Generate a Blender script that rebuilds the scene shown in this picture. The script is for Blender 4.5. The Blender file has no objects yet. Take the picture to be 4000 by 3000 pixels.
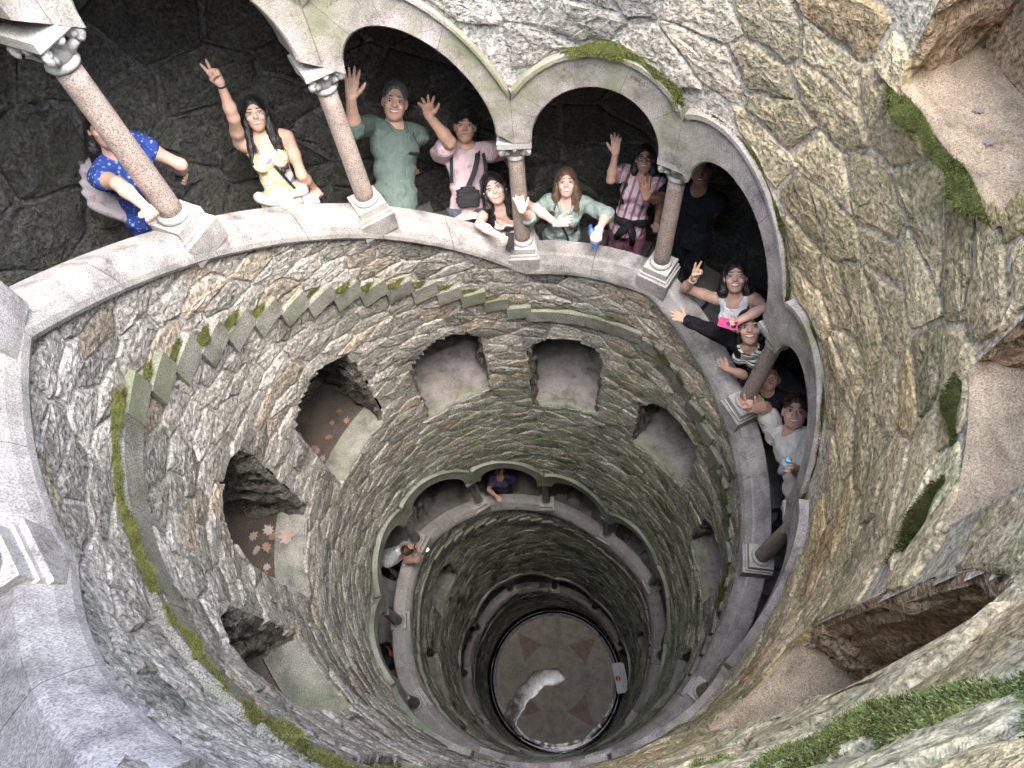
import bpy, math, random
import numpy as np
from mathutils import Vector, Matrix
random.seed(7); rng = np.random.default_rng(7)
S = 2.1                    # metres per well radius (column line)
ZF = -10.42                # floor, in radii below the camera
sc = bpy.context.scene
COL = sc.collection
# ------------------------------------------------------------------ camera
CAMY = -0.8884
FR, FU, FW = (0.99045879,-0.11963594,-0.06840053), (0.13777362,0.87090897,0.4717372), (-0.00313391,0.47666005,-0.87908212)
FPX = 2651.745
cam = bpy.data.cameras.new('camera'); cam_o = bpy.data.objects.new('camera', cam); COL.objects.link(cam_o)
cam.sensor_fit = 'HORIZONTAL'; cam.sensor_width = 36.0; cam.lens = FPX/4000*36.0
cam.clip_start = 0.02; cam.clip_end = 1000
M3 = Matrix((FR, FU, tuple(-c for c in FW))).transposed()
cam_o.matrix_world = Matrix.Translation((0, CAMY*S, -ZF*S)) @ M3.to_4x4()
sc.camera = cam_o
# ------------------------------------------------------------------ light
SUN_EL, SUN_AZ = 71.0, 146.0        # degrees; azimuth from +y towards +x
world = bpy.data.worlds.new('World'); sc.world = world; world.use_nodes = True
wn = world.node_tree; bg = wn.nodes['Background']
sky = wn.nodes.new('ShaderNodeTexSky'); sky.sky_type = 'NISHITA'; sky.sun_disc = False
sky.sun_elevation = math.radians(SUN_EL); sky.sun_rotation = math.radians(SUN_AZ)
sky.air_density = 1.0; sky.dust_density = 2.5; sky.ozone_density = 1.0
wn.links.new(sky.outputs[0], bg.inputs[0]); bg.inputs[1].default_value = 0.15
sun = bpy.data.lights.new('sun', 'SUN'); sun_o = bpy.data.objects.new('sun', sun); COL.objects.link(sun_o)
sun.energy = 1.25; sun.angle = math.radians(60); sun.color = (1.0, 0.975, 0.935)
_d = Vector((math.cos(math.radians(SUN_EL))*math.sin(math.radians(SUN_AZ)), math.cos(math.radians(SUN_EL))*math.cos(math.radians(SUN_AZ)), math.sin(math.radians(SUN_EL))))
sun_o.rotation_euler = _d.to_track_quat('Z', 'Y').to_euler(); sun_o.location = (0, 0, 40)
vs = sc.view_settings
vs.view_transform = 'Standard'; vs.look = 'None'; vs.gamma = 1.0; vs.use_curve_mapping = False
vs.exposure = 3.25
sc.cycles.max_bounces = 6; sc.cycles.diffuse_bounces = 5; sc.cycles.glossy_bounces = 2; sc.cycles.transmission_bounces = 4
sc.cycles.use_denoising = True; sc.cycles.use_adaptive_sampling = True; sc.cycles.adaptive_threshold = .03; sc.cycles.adaptive_min_samples = 12
# ------------------------------------------------------------------ helpers
def mk(name, me, mat=None, parent=None, kind=None, label=None, cat=None, group=None, smooth=False):
    o = bpy.data.objects.new(name, me); COL.objects.link(o)
    if me is not None:
        if mat is not None:
            for m_ in (mat if isinstance(mat, (list, tuple)) else [mat]): me.materials.append(m_)
        if smooth: me.polygons.foreach_set('use_smooth', [True]*len(me.polygons))
    if parent is not None: o.parent = parent
    if kind: o['kind'] = kind
    if label: o['label'] = label
    if cat: o['category'] = cat
    if group: o['group'] = group
    return o
def empty(name, loc=(0,0,0), **k):
    o = mk(name, None, **k); o.location = loc; o.empty_display_size = .1; return o
def mesh(name, verts, faces):
    me = bpy.data.meshes.new(name)
    me.from_pydata([tuple(map(float, v)) for v in verts], [], [tuple(map(int, f)) for f in faces]); me.update(); return me
class MB:
    """collects geometry for ONE mesh"""
    def __init__(s): s.v = []; s.f = []; s.m = []
    def add(s, v, f, mi=0):
        n = len(s.v); s.v += [tuple(map(float, p)) for p in v]; s.f += [tuple(int(i)+n for i in q) for q in f]; s.m += [mi]*len(f)
    def box(s, c, ax, ay, az, mi=0):
        c, ax, ay, az = map(np.array, (c, ax, ay, az)); v = []
        for k in (-1, 1):
            for j in (-1, 1):
                for i in (-1, 1): v.append(c+i*ax+j*ay+k*az)
        s.add(v, [(0,2,3,1),(4,5,7,6),(0,1,5,4),(2,6,7,3),(0,4,6,2),(1,3,7,5)], mi)
    def grid(s, P, mi=0, wrap=False, flip=False):
        """P[i][j] of points"""
        h, w = len(P), len(P[0]); f = []
        for i in range(h-1):
            for j in range(w if wrap else w-1):
                a, b, c, d = i*w+j, i*w+(j+1) % w, (i+1)*w+(j+1) % w, (i+1)*w+j
                f.append((a, d, c, b) if flip else (a, b, c, d))
        s.add([p for r in P for p in r], f, mi)
    def lathe(s, prof, M=None, seg=20, mi=0, cap=True):
        P = [[(r*math.cos(2*math.pi*k/seg), r*math.sin(2*math.pi*k/seg), z) for k in range(seg)] for r, z in prof]
        if M is not None: P = [[tuple(M @ Vector(p)) for p in r] for r in P]
        n = len(s.v); s.grid(P, mi, wrap=True)
        if cap:
            s.f.append(tuple(range(n+seg-1, n-1, -1))); s.f.append(tuple(n+(len(prof)-1)*seg+k for k in range(seg))); s.m += [mi, mi]
    def tube(s, pts, rad, seg=8, mi=0):
        pts = [np.array(p, float) for p in pts]; rows = []
        up = np.array((0.13, 0.29, 0.95))
        for i, p in enumerate(pts):
            t = pts[min(i+1, len(pts)-1)]-pts[max(i-1, 0)]; t /= np.linalg.norm(t)+1e-9
            a = np.cross(t, up); a /= np.linalg.norm(a)+1e-9; b = np.cross(t, a)
            r = rad[i] if hasattr(rad, '__len__') else rad
            rows.append([p+r*(a*math.cos(2*math.pi*k/seg)+b*math.sin(2*math.pi*k/seg)) for k in range(seg)])
        n = len(s.v); s.grid(rows, mi, wrap=True)
        s.f.append(tuple(range(n+seg-1, n-1, -1))); s.f.append(tuple(n+(len(rows)-1)*seg+k for k in range(seg))); s.m += [mi, mi]
    def sphere(s, c, r, seg=10, rings=7, mi=0, sc_=(1,1,1)):
        rows = []
        for i in range(rings+1):
            t = math.pi*i/rings
            rows.append([(c[0]+sc_[0]*r*max(math.sin(t), 1e-3)*math.cos(2*math.pi*k/seg), c[1]+sc_[1]*r*max(math.sin(t), 1e-3)*math.sin(2*math.pi*k/seg), c[2]-sc_[2]*r*math.cos(t)) for k in range(seg)])
        s.grid(rows, mi, wrap=True)
    def mesh(s, name):
        me = mesh(name, s.v, s.f)
        if any(s.m): me.polygons.foreach_set('material_index', s.m)
        return me
    def build(s, name, mat, **k): return mk(name, s.mesh(name), mat, **k)

# ---------------------------------------------------------------- the helix
BAY = 360/11.0
KN = list(range(-20, 40)); KZ = []; KP = []
_dz = {-2:-.003,-1:-.002,0:-.012,1:.01,2:.025,3:.04,4:-.06,7:.009,8:.036,9:.06,10:.046,11:.008,12:-.045,13:-.05,14:-.1,21:.05,22:-.1,23:-.14,24:-.12,25:-.12}
_dp = {-3:-2.6,-2:-.92,-1:-.13,0:-.35,1:.56,2:.19,3:-.21,4:-.9,7:.21,8:.9,9:.82,10:1.25,11:.61,12:.11,13:1.0,21:2.0,22:2.2,23:1.8,24:1.,25:.5}
for n in KN:
    z = -2.202-.4303*(3*((n-1)//4)+((n-1) % 4))
    if n <= -4: z = {-4:-.95,-5:-.62,-6:-.33,-7:-.1}.get(n, -.1+.22*(-7-n))
    KZ.append(z+_dz.get(n, 0)); KP.append(7.213+BAY*n+_dp.get(n, 0))
zr = lambda n: np.interp(n, KN, KZ)           # height of the column bases (radii, camera = 0)
ph = lambda n: np.interp(n, KN, KP)           # bearing in degrees, 0 = far side, 90 = right
nof = lambda p: np.interp(p, KP, KN)
def P(phi, rho, z):
    a = math.radians(phi); return (rho*S*math.sin(a), rho*S*math.cos(a), (z-ZF)*S)
def PN(n, rho, z): return P(float(ph(n)), rho, float(z))
N0, N1 = -5.0, 25.2        # where the gallery begins and ends
RW = .955                  # well face
RIM = .14
ARC = math.radians(BAY)    # bay length at radius 1
def arch_out(n):           # extrados height over the column bases
    u = (n-math.floor(n)-.5)*ARC; return .56+math.sqrt(max(.35**2-u*u, .0))
def wtop(n): return float(zr(n))-.13 if N0 <= n <= 24.2 else (RIM if n < N0 else float(zr(24.2))-.55)
def wbot(n):
    m = n+11
    return float(zr(m))+arch_out(m) if N0 <= m <= N1 else ZF
# niches: centre n, half width (bays), sill z, height
NICHES = [(-8.62,.37,-1.05,.72),(-7.55,.31,-1.22,.72),(-6.70,.33,-1.92,1.10,.95),
          (-5.25,.32,-1.98,.66),(-4.13,.32,-2.37,.66),(-3.02,.35,-2.74,.76),(-1.93,.34,-3.06,.72),(-.81,.34,-3.41,.65),(.32,.33,-3.70,.76),(1.48,.37,-3.86,.64),(2.63,.34,-4.24,.60)]
NICHES += [(n_, .33, float(zr(n_))-1.50, .60) for n_ in (3.75, 4.9, 6.35, 7.55, 8.85, 13.7, 14.8)]
# keep lower niches clear of the arches below them
NICHES = [(q[0], q[1], max(q[2], wbot(q[0])+.12), q[3], q[4] if len(q) > 4 else q[1]*ARC*RW*.8) for q in NICHES]
_NB = {}
for q in NICHES:
    for c_ in range(math.floor((q[0]-.6)*4), math.floor((q[0]+.6)*4)+1): _NB.setdefault(c_, []).append(q)
def in_niche(n, z, grow=0.0):
    for q in _NB.get(math.floor(n*4), ()):
        u = (n-q[0])*ARC*RW; a = q[1]*ARC*RW+grow
        if abs(u) < a:
            v = z-q[2]+grow; hs = q[3]-q[4]
            if v > 0 and (v < hs+grow or ((v-hs-grow)/(q[4]+grow))**2+(u/a)**2 < 1): return q
    return None
def cam_px(p):
    d = np.array(p)-np.array((0, CAMY*S, -ZF*S)); w = d@np.array(FW)
    if w <= 0: return None
    return 2000+FPX*(d@np.array(FR))/w, 1500-FPX*(d@np.array(FU))/w
# ---------------------------------------------------------------- materials
def newmat(name):
    m = bpy.data.materials.new(name); m.use_nodes = True; nt = m.node_tree; b = nt.nodes['Principled BSDF']; return m, nt, b
def nd(nt, typ, **k):
    n = nt.nodes.new(typ)
    for a, v in k.items():
        if a.startswith('i_'):
            n.inputs[a[2:].replace('_', ' ')].default_value = v
        else: setattr(n, a, v)
    return n
def noise(nt, scale, detail=6, rough=.6, vec=None, dist=0.0):
    n = nd(nt, 'ShaderNodeTexNoise'); n.inputs['Scale'].default_value = scale; n.inputs['Detail'].default_value = detail
    n.inputs['Roughness'].default_value = rough; n.inputs['Distortion'].default_value = dist
    if vec is not None: nt.links.new(vec, n.inputs['Vector'])
    return n.outputs['Fac']
def ramp(nt, src, stops):
    r = nd(nt, 'ShaderNodeValToRGB'); e = r.color_ramp.elements
    while len(e) < len(stops): e.new(.5)
    for el, (p, c) in zip(e, stops): el.position = p; el.color = (*c, 1) if len(c) == 3 else c
    nt.links.new(src, r.inputs[0]); return r.outputs[0]
def g3(v): return (v, v, v)
def mix(nt, fac, a, b, mode='MIX'):
    m = nd(nt, 'ShaderNodeMix', data_type='RGBA', blend_type=mode)
    for inp, val in ((0, fac), (6, a), (7, b)):
        if isinstance(val, (int, float)): m.inputs[inp].default_value = val
        elif isinstance(val, tuple): m.inputs[inp].default_value = (*val, 1) if len(val) == 3 else val
        else: nt.links.new(val, m.inputs[inp])
    return m.outputs[2]
def math_(nt, op, a, b=0.0):
    m = nd(nt, 'ShaderNodeMath', operation=op)
    for i, v in enumerate((a, b)):
        if isinstance(v, (int, float)): m.inputs[i].default_value = v
        else: nt.links.new(v, m.inputs[i])
    return m.outputs[0]
def bump(nt, b, h, strength=.5, dist=.02, prev=None):
    n = nd(nt, 'ShaderNodeBump'); n.inputs['Strength'].default_value = strength; n.inputs['Distance'].default_value = dist
    nt.links.new(h, n.inputs['Height'])
    if prev is not None: nt.links.new(prev, n.inputs['Normal'])
    if b is not None: nt.links.new(n.outputs[0], b.inputs['Normal'])
    return n.outputs[0]
def wpos(nt): return nd(nt, 'ShaderNodeNewGeometry').outputs['Position']
def rough_stone(name, use_attr=True, base=(.36,.34,.31), bumpk=1.0):
    m, nt, b = newmat(name); p = wpos(nt)
    if use_attr:
        at = nd(nt, 'ShaderNodeAttribute', attribute_name='tint'); c0 = at.outputs['Color']; alg = at.outputs['Alpha']
    else:
        c0 = base; alg = .2
    mp = nd(nt, 'ShaderNodeMapping'); mp.inputs['Scale'].default_value = (1, 1, 1.15); nt.links.new(p, mp.inputs['Vector'])
    n1 = noise(nt, 8.5, 5, .72, mp.outputs[0], .3); n2 = noise(nt, 38, 3, .7, p); n3 = noise(nt, 2.6, 5, .72, p, .3)
    c = mix(nt, 1.0, c0, ramp(nt, n1, [(.25, g3(.62)), (.5, g3(1.0)), (.75, g3(1.38))]), 'MULTIPLY')
    c = mix(nt, 1.0, c, ramp(nt, n2, [(.32, g3(.40)), (.5, g3(1.0)), (.68, g3(1.65))]), 'MULTIPLY')
    # rust-brown runs, pale lichen and green algae, each with its own outline
    c = mix(nt, ramp(nt, n3, [(.24, g3(.55)), (.40, g3(0))]), c, (.20,.135,.085))
    c = mix(nt, ramp(nt, n1, [(.62, g3(0)), (.72, g3(.35))]), c, (.55,.54,.50))
    ga = math_(nt, 'MULTIPLY', ramp(nt, n3, [(.44, g3(0)), (.64, g3(1))]), alg)
    c = mix(nt, ga, c, (.115,.155,.055))
    nt.links.new(c, b.inputs['Base Color']); b.inputs['Roughness'].default_value = .92; b.inputs['Specular IOR Level'].default_value = .2
    h = math_(nt, 'ADD', math_(nt, 'MULTIPLY', n1, 1.0), math_(nt, 'MULTIPLY', n2, .75))
    bump(nt, b, h, .85*bumpk, .036)
    return m
def mixvec(nt, p, n, k):
    cv = nd(nt, 'ShaderNodeCombineXYZ')
    s1 = math_(nt, 'MULTIPLY', n, k)
    for i in range(3): nt.links.new(s1, cv.inputs[i])
    ad = nd(nt, 'ShaderNodeVectorMath', operation='ADD'); nt.links.new(p, ad.inputs[0]); nt.links.new(cv.outputs[0], ad.inputs[1]); return ad.outputs[0]
def granite(name, base=(.46,.43,.40), alg=.35, algcol=(.13,.17,.075), speck=1.0, var=1.0, bk=1.0):
    m, nt, b = newmat(name); p = wpos(nt)
    n1 = noise(nt, 130, 2, .7, p); n3 = noise(nt, 5, 5, .68, p, .2)
    c = mix(nt, 1.0, base, ramp(nt, n1, [(.34, g3(1-.55*speck)), (.5, g3(1)), (.66, g3(1+.45*speck))]), 'MULTIPLY')
    c = mix(nt, 1.0, c, ramp(nt, n3, [(.28, g3(1-.32*var)), (.5, g3(1)), (.75, g3(1+.22*var))]), 'MULTIPLY')
    if alg > .02: c = mix(nt, math_(nt, 'MULTIPLY', ramp(nt, noise(nt, 1.7, 4, .68, p, .3), [(.46, g3(0)), (.68, g3(1))]), alg), c, algcol)
    nt.links.new(c, b.inputs['Base Color']); b.inputs['Roughness'].default_value = .85; b.inputs['Specular IOR Level'].default_value = .25
    h = math_(nt, 'ADD', n3, math_(nt, 'MULTIPLY', n1, .22)); bump(nt, b, h, .5*bk, .015)
    return m
M = {}
M['stone'] = rough_stone('rubble_granite')
M['mortar'] = rough_stone('mortar', True, bumpk=.8)
M['niche'] = rough_stone('niche_rubble_shaded', False, (.15,.135,.12), 1.3)  # base darkened: shade inside niches and under the vault is put into the colour
M['niche_warm'] = rough_stone('niche_rubble_warm', False, (.48,.34,.21), 1.3)
M['coping'] = granite('coping_granite', (.345,.325,.31), .35, (.20,.20,.165), speck=.8, var=1.9)
M['arch'] = granite('arch_granite', (.37,.33,.31), .8, (.19,.20,.11), .8, 2.0)
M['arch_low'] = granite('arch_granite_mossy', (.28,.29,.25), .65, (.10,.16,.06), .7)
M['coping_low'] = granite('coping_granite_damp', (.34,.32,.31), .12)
M['shaft'] = granite('column_granite', (.36,.29,.25), .10, (.16,.16,.09), 1.1)
M['capital'] = granite('capital_granite', (.44,.42,.395), .35, (.25,.28,.16), .6)
M['string'] = granite('string_granite', (.21,.205,.18), .65, (.12,.15,.06), 1.3, 2.0, 1.6)
M['step'] = granite('step_granite', (.24,.23,.22), .25, (.14,.15,.09), .6)
M['plaster'] = granite('niche_plaster', (.25,.23,.225), .35, (.17,.19,.10), .6, 2.0, 1.6)
M['ledge'] = granite('niche_ledge', (.215,.21,.18), .55, (.17,.22,.09), .8, 1.9, 1.8)
M['dirt'] = granite('niche_earth', (.085,.07,.058), 0, speck=.9)
M['sand'] = granite('niche_sand', (.48,.36,.24), .25, (.24,.22,.11), .9, 1.8, 1.8)
M['floor'] = granite('floor_granite', (.40,.36,.31), .25, (.16,.15,.12), .6, bk=.3)
M['floor_red'] = granite('floor_red_marble', (.31,.23,.205), .2, (.2,.12,.1), .6, bk=.3)
M['floor_grey'] = granite('floor_grey_marble', (.35,.325,.29), .3, (.2,.2,.18), 1.0, bk=.3)
# ---------------------------------------------------------------- rubble masonry
def voronoi(X, Y):
    """cells of points about one unit apart; returns list of polygons"""
    pts = np.stack([X, Y], 1); cells = {}
    for i, (x, y) in enumerate(pts): cells.setdefault((math.floor(x), math.floor(y)), []).append(i)
    out = []
    for i, (x, y) in enumerate(pts):
        gx, gy = math.floor(x), math.floor(y)
        nb = [j for a in range(-2, 3) for b in range(-2, 3) for j in cells.get((gx+a, gy+b), ()) if j != i]
        nb.sort(key=lambda j: (pts[j][0]-x)**2+(pts[j][1]-y)**2)
        poly = [(x-1.6, y-1.6), (x+1.6, y-1.6), (x+1.6, y+1.6), (x-1.6, y+1.6)]
        for j in nb:
            dx, dy = pts[j][0]-x, pts[j][1]-y; d2 = dx*dx+dy*dy
            if d2/4 > max((a-x)**2+(b-y)**2 for a, b in poly): break
            mx, my = x+dx/2, y+dy/2; new = []
            sd = [(a-mx)*dx+(b-my)*dy for a, b in poly]
            for k in range(len(poly)):
                s0, s1 = sd[k-1], sd[k]; p0, p1 = poly[k-1], poly[k]
                if (s0 <= 0) != (s1 <= 0):
                    t = s0/(s0-s1); new.append((p0[0]+(p1[0]-p0[0])*t, p0[1]+(p1[1]-p0[1])*t))
                if s1 <= 0: new.append(p1)
            poly = new
            if len(poly) < 3: break
        out.append(poly)
    return out
def resample(poly, n):
    p = np.array(poly); q = np.roll(p, -1, 0); L = np.hypot(*(q-p).T); c = np.concatenate([[0], np.cumsum(L)]); T = c[-1]
    out = []
    corners = [(c[i], p[i]) for i in range(len(p)) if L[i] > .02*T or L[i-1] > .02*T]
    pos = sorted(set([round(a, 6) for a, _ in corners])); res = []
    for i, a in enumerate(pos):
        b = pos[i+1] if i+1 < len(pos) else pos[0]+T
        k = max(1, round((b-a)/T*n))
        for j in range(k):
            t = (a+(b-a)*j/k) % T; s_ = min(np.searchsorted(c, t, 'right')-1, len(p)-1); f = (t-c[s_])/max(L[s_], 1e-9)
            res.append(p[s_]*(1-f)+q[s_]*f)
    return np.array(res)
def stone_mesh(pts2, to3, base, h, rough, gap):
    """pts2: outline on the unrolled wall; to3(x,z,depth) -> point; depth towards the viewer"""
    c = pts2.mean(0); n = len(pts2); d = pts2-c; L = np.hypot(*d.T)[:, None]
    inner = c+d*(1-gap/np.maximum(L, gap*2))
    inner = inner+rng.normal(0, gap*.35, inner.shape)
    tilt = rng.normal(0, .16, 2)*h/max(L.mean(), 1e-6)
    def hh(q, k): return h*k+(q-c)@tilt+rng.normal(0, rough, len(q))
    r1 = inner; r2 = c+(inner-c)*.90; r3 = c+(inner-c)*.62+rng.normal(0, gap*.7, inner.shape); r4 = c+(inner-c)*.30
    V = [to3(x, z, -base) for x, z in r1]
    V += [to3(x, z, a) for (x, z), a in zip(r1, hh(r1, .45))]
    V += [to3(x, z, a) for (x, z), a in zip(r2, hh(r2, .80))]
    V += [to3(x, z, a) for (x, z), a in zip(r3, hh(r3, 1.0))]
    V += [to3(x, z, a) for (x, z), a in zip(r4, hh(r4, 1.08))]
    V.append(to3(*c, h*1.08)); F = []
    for k in range(4):
        for i in range(n):
            j = (i+1) % n; F.append((k*n+i, k*n+j, (k+1)*n+j, (k+1)*n+i))
    F += [(4*n+i, 4*n+(i+1) % n, 5*n) for i in range(n)]
    return V, F
def sstep(a, b, x):
    t = min(1, max(0, (x-a)/(b-a))); return t*t*(3-2*t)
def stone_tint(phi, z, r=None):
    """local stone colours of the well: warm ochre granite on the upper right, grey elsewhere, greener with depth"""
    p = (phi+180) % 360-180
    warm = sstep(25, 75, p)*sstep(-3.2, -1.9, z)+.25*sstep(20, 60, p)*sstep(-6, -3, z)
    k = rng.random()
    g = np.array((.335, .315, .285)); w = np.array((.56, .46, .30))
    c = g*(1-warm)+w*warm
    c = c*(.72+.55*rng.random())
    if k < .10: c = c*np.array((.95, .87, .77))
    elif k < .125 and warm > .3: c = np.array((.44, .30, .16))
    elif k < .24: c = c*.66
    elif k < .32: c = c*1.18
    depth = sstep(-2.9, -5.2, z)
    gr = np.array((.88, .98, .90)); c = c*(1-depth*.8)+c*gr*depth*.8
    alg = .20+.48*sstep(-2.2, -4.2, z)+.16*warm
    if p < -40: alg *= .75
    return (*np.clip(c, .02, .75), float(np.clip(alg, 0, .8)))
def set_tint(me, cols):
    a = me.color_attributes.new('tint', 'FLOAT_COLOR', 'POINT'); a.data.foreach_set('color', np.asarray(cols, np.float32).ravel())
def masonry(root, seeds_xy, w, h, x2phi, y2z, keep, push, to3f, hgt, rough, gap, npt, mat, nparts, tintf=stone_tint, part='stone', inset_vis=None):
    """cuts the unrolled wall into stones, gives the largest ones in the picture an object each"""
    polys = voronoi(*seeds_xy); made = []
    for (sx, sy), poly in zip(zip(*seeds_xy), polys):
        if len(poly) < 4: continue
        cphi = x2phi(sx*w); cz = y2z(sx*w, sy*h)
        if not keep(cphi, cz): continue
        q = [(a*w, y2z(a*w, b*h)) for a, b in poly]
        q = resample(q, npt)
        q = np.array([push(x2phi(x), x, z, cz) for x, z in q])
        ar = .5*abs(np.dot(q[:, 0], np.roll(q[:, 1], 1))-np.dot(q[:, 1], np.roll(q[:, 0], 1)))
        if ar < .22*w*h: continue
        hs = hgt*(.55+.9*rng.random())
        V, F = stone_mesh(q, to3f, .02, hs, rough, gap*(.7+.8*rng.random()))
        t = tintf(cphi, float(q[:, 1].mean()))
        pr = [cam_px(V[i]) for i in range(len(q), 2*len(q), 2)]
        area = 0
        if all(p is not None for p in pr):
            pr = np.array(pr); m_ = pr.mean(0)
            if -60 < m_[0] < 4060 and -60 < m_[1] < 3060:
                area = .5*abs(np.dot(pr[:, 0], np.roll(pr[:, 1], 1))-np.dot(pr[:, 1], np.roll(pr[:, 0], 1)))
        made.append((area, V, F, t))
    made.sort(key=lambda a: -a[0])
    for area, V, F, t in made[:nparts]:
        if area <= 0: break
        me = mesh(part, V, F); set_tint(me, [t]*len(V)); mk(part, me, mat, parent=root)
    rest = [m_ for m_ in made[nparts:]]+[m_ for m_ in made[:nparts] if m_[0] <= 0]
    if rest:
        B = MB(); cc = []
        for area, V, F, t in rest: B.add(V, F); cc += [t]*len(V)
        me = B.mesh('rubble'); set_tint(me, cc); mk('rubble', me, mat, parent=root, kind='stuff')
    return len(made)
SLOPE = -.11
def strip(name, na, nb, w, h, hgt, gap, nparts, npt=14, rough=.0022):
    """one helical band of the well face with its mortar bed and its stones"""
    # mortar bed
    B = MB(); cc = []; step = 1/22.; ns = np.arange(na, nb+1e-6, step); K = 110
    rows = []
    for n in ns:
        t, b = wtop(n), wbot(n)-.02
        rows.append([(n, t+(b-t)*k/K) for k in range(K+1)])
    idx = {}; V = []; F = []
    for i in range(len(ns)-1):
        if abs(rows[i][0][1]-rows[i+1][0][1]) > .3: continue
        for k in range(K):
            n_ = (rows[i][k][0]+rows[i+1][k][0])/2; z_ = (rows[i][k][1]+rows[i][k+1][1])/2
            if in_niche(n_, z_, .012): continue
            f = []
            for a, b in ((i, k), (i, k+1), (i+1, k+1), (i+1, k)):
                if (a, b) not in idx:
                    idx[(a, b)] = len(V); n2, z2 = rows[a][b]; V.append(PN(n2, .9607, z2)); w__ = sstep(25, 75, (float(ph(n2))+180) % 360-180)*sstep(-3.2, -1.9, z2); cc.append((*(np.array((.40,.385,.36))*(1-w__)+np.array((.56,.49,.37))*w__ if z2 > -2.8 else np.array((.33,.33,.305)) if z2 > -4.5 else np.array((.27,.29,.26))), .25))  # mortar steps darker with depth, shadow of the lower joints put into the tint
                f.append(idx[(a, b)])
            F.append(f)
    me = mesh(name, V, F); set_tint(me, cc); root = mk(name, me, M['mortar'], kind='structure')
    x2phi = lambda x: math.degrees(x/RW)
    y2z = lambda x, y: y+SLOPE*((math.degrees(x/RW)-7.213)/BAY)
    xa, xb = RW*math.radians(float(ph(na))), RW*math.radians(float(ph(nb)))
    zs = [wtop(n)-SLOPE*n for n in np.arange(na, nb, .2)]+[wbot(n)-SLOPE*n for n in np.arange(na, nb, .2)]
    X = []; Y = []
    for j in range(int(min(zs)/h)-1, int(max(zs)/h)+2):
        for i in range(int(xa/w)-1, int(xb/w)+2):
            X.append(i+.5*(j % 2)+rng.uniform(-.4, .4)); Y.append(j+rng.uniform(-.36, .36))
    def keep(p, z):
        n = float(nof(p))
        return na <= n <= nb and wbot(n)+.01 < z < wtop(n)-.005 and not in_niche(n, z, -.015)
    def push(p, x, z, cz):
        n = float(nof(p)); z = min(z, wtop(n)); z = max(z, wbot(n)+.004)
        q = in_niche(n, z, .0)
        if q:
            cx = RW*math.radians(float(ph(q[0]))); cz2 = q[2]+q[3]*.45; dx, dz = x-cx, z-cz2
            if abs(dx)+abs(dz) < 1e-4: dx = .01
            for _ in range(60):
                dx *= 1.06; dz *= 1.06
                if not in_niche(float(nof(math.degrees((cx+dx)/RW))), cz2+dz, 0): break
            k = 1.0+rng.uniform(0, .02); x, z = cx+dx*k, cz2+dz*k
        return x, z
    def to3(x, z, d): return P(math.degrees(x/RW), .960-d, z)
    n_ = masonry(root, (np.array(X), np.array(Y)), w, h, x2phi, y2z, keep, push, to3, hgt, rough, gap, npt, M['stone'], nparts)
    return root, n_
wall_up, n1_ = strip('upper_wall', N0-11, N0, .205, .125, .0105, .008, 300, 16, .0015)
wall_lo, n2_ = strip('well_wall', N0, 25.2, .152, .078, .0085, .0055, 300, 13, .0013)
print('stones', n1_, n2_)
# ---------------------------------------------------------------- niches in the well face
def niche(q, i):
    nc, hw, sill, hgt, rise = q; root = wall_up if nc < N0 else wall_lo
    a = hw*ARC*RW; hs = hgt-rise; deep = .22 if nc < -6 else .40; K = 13; out = []
    NV = 18
    prof = [(-a, 0)]+[(-a, hs*k/NV) for k in range(1, NV+1)]+[(-a*math.cos(t), hs+rise*math.sin(t)) for t in np.linspace(0, math.pi, 19)[1:-1]]+[(a, hs*k/NV) for k in range(NV, 0, -1)]+[(a, 0)]
    phc = float(ph(nc)); rows = []
    ds = [-.002]+[.012+deep*k/K for k in range(K+1)]; course = np.repeat(rng.uniform(-.016, .012, 60), 3)[:len(prof)]; course[2::3] = .014
    for j, d in enumerate(ds):
        row = []
        for k, (u, v) in enumerate(prof):
            g = 1.10 if j == 0 else 1.0
            uu, vv = u*g, (v if j else v*1.06-.02)
            if j > 0:
                rr = rng.normal(0, .006); vv += rng.normal(0, .005) if 0 < k < len(prof)-1 else 0; uu += rr
                uu += -np.sign(u)*-course[k]*(1 if abs(u) > .3*a else .3)*min(1, d*12+.15)+.006*math.sin(31*d+k*1.7)*np.sign(u); vv += (course[k] if abs(u) < .9*a and v > hs*.9 else 0)
            row.append(P(phc+math.degrees(uu/RW), .9617+d, sill+vv))
        rows.append(row)
    B = MB(); B.grid(rows)
    c = P(phc, .9617+ds[-1]+.02, sill+hgt*.5); n0 = len(B.v); B.v.append(c); last = (len(ds)-1)*len(prof)
    for k in range(len(prof)-1): B.f.append((last+k, last+k+1, n0)); B.m.append(0)
    B.f.append((last+len(prof)-1, last, n0)); B.m.append(0)
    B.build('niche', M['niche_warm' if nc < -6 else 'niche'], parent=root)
    # floor: a dressed ledge in front, plaster, earth or sand behind it
    warm = nc < -6; earth = nc in (-3.02, -1.93)
    led = .12 if earth or nc == -4.13 else .05
    def fl(d0, d1, zz, nm, mat, nu=10, nd_=5, bow=0):
        R = [[P(phc+math.degrees((-a*1.12+2.24*a*k/nu)/RW), .962+d0+(d1-d0)*j/nd_, sill+zz+(rng.normal(0, .0025) if 0 < j < nd_ else 0)-(.02 if (j == 0 and d0 < .01) else 0)+bow*((d0+(d1-d0)*j/nd_)**2)) for k in range(nu+1)] for j in range(nd_+1)]
        G = MB(); G.grid(R, flip=False); return G.build(nm, mat, parent=root, smooth=True)
    fl(-.006, led, .004, 'ledge', M['sand' if warm else 'ledge'])
    fl(led, deep+.03, (-.012 if earth else .002), 'niche_floor', M['sand' if warm else 'dirt' if earth or nc == -4.13 else 'plaster'], bow=0 if earth or warm else .9)
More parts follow.
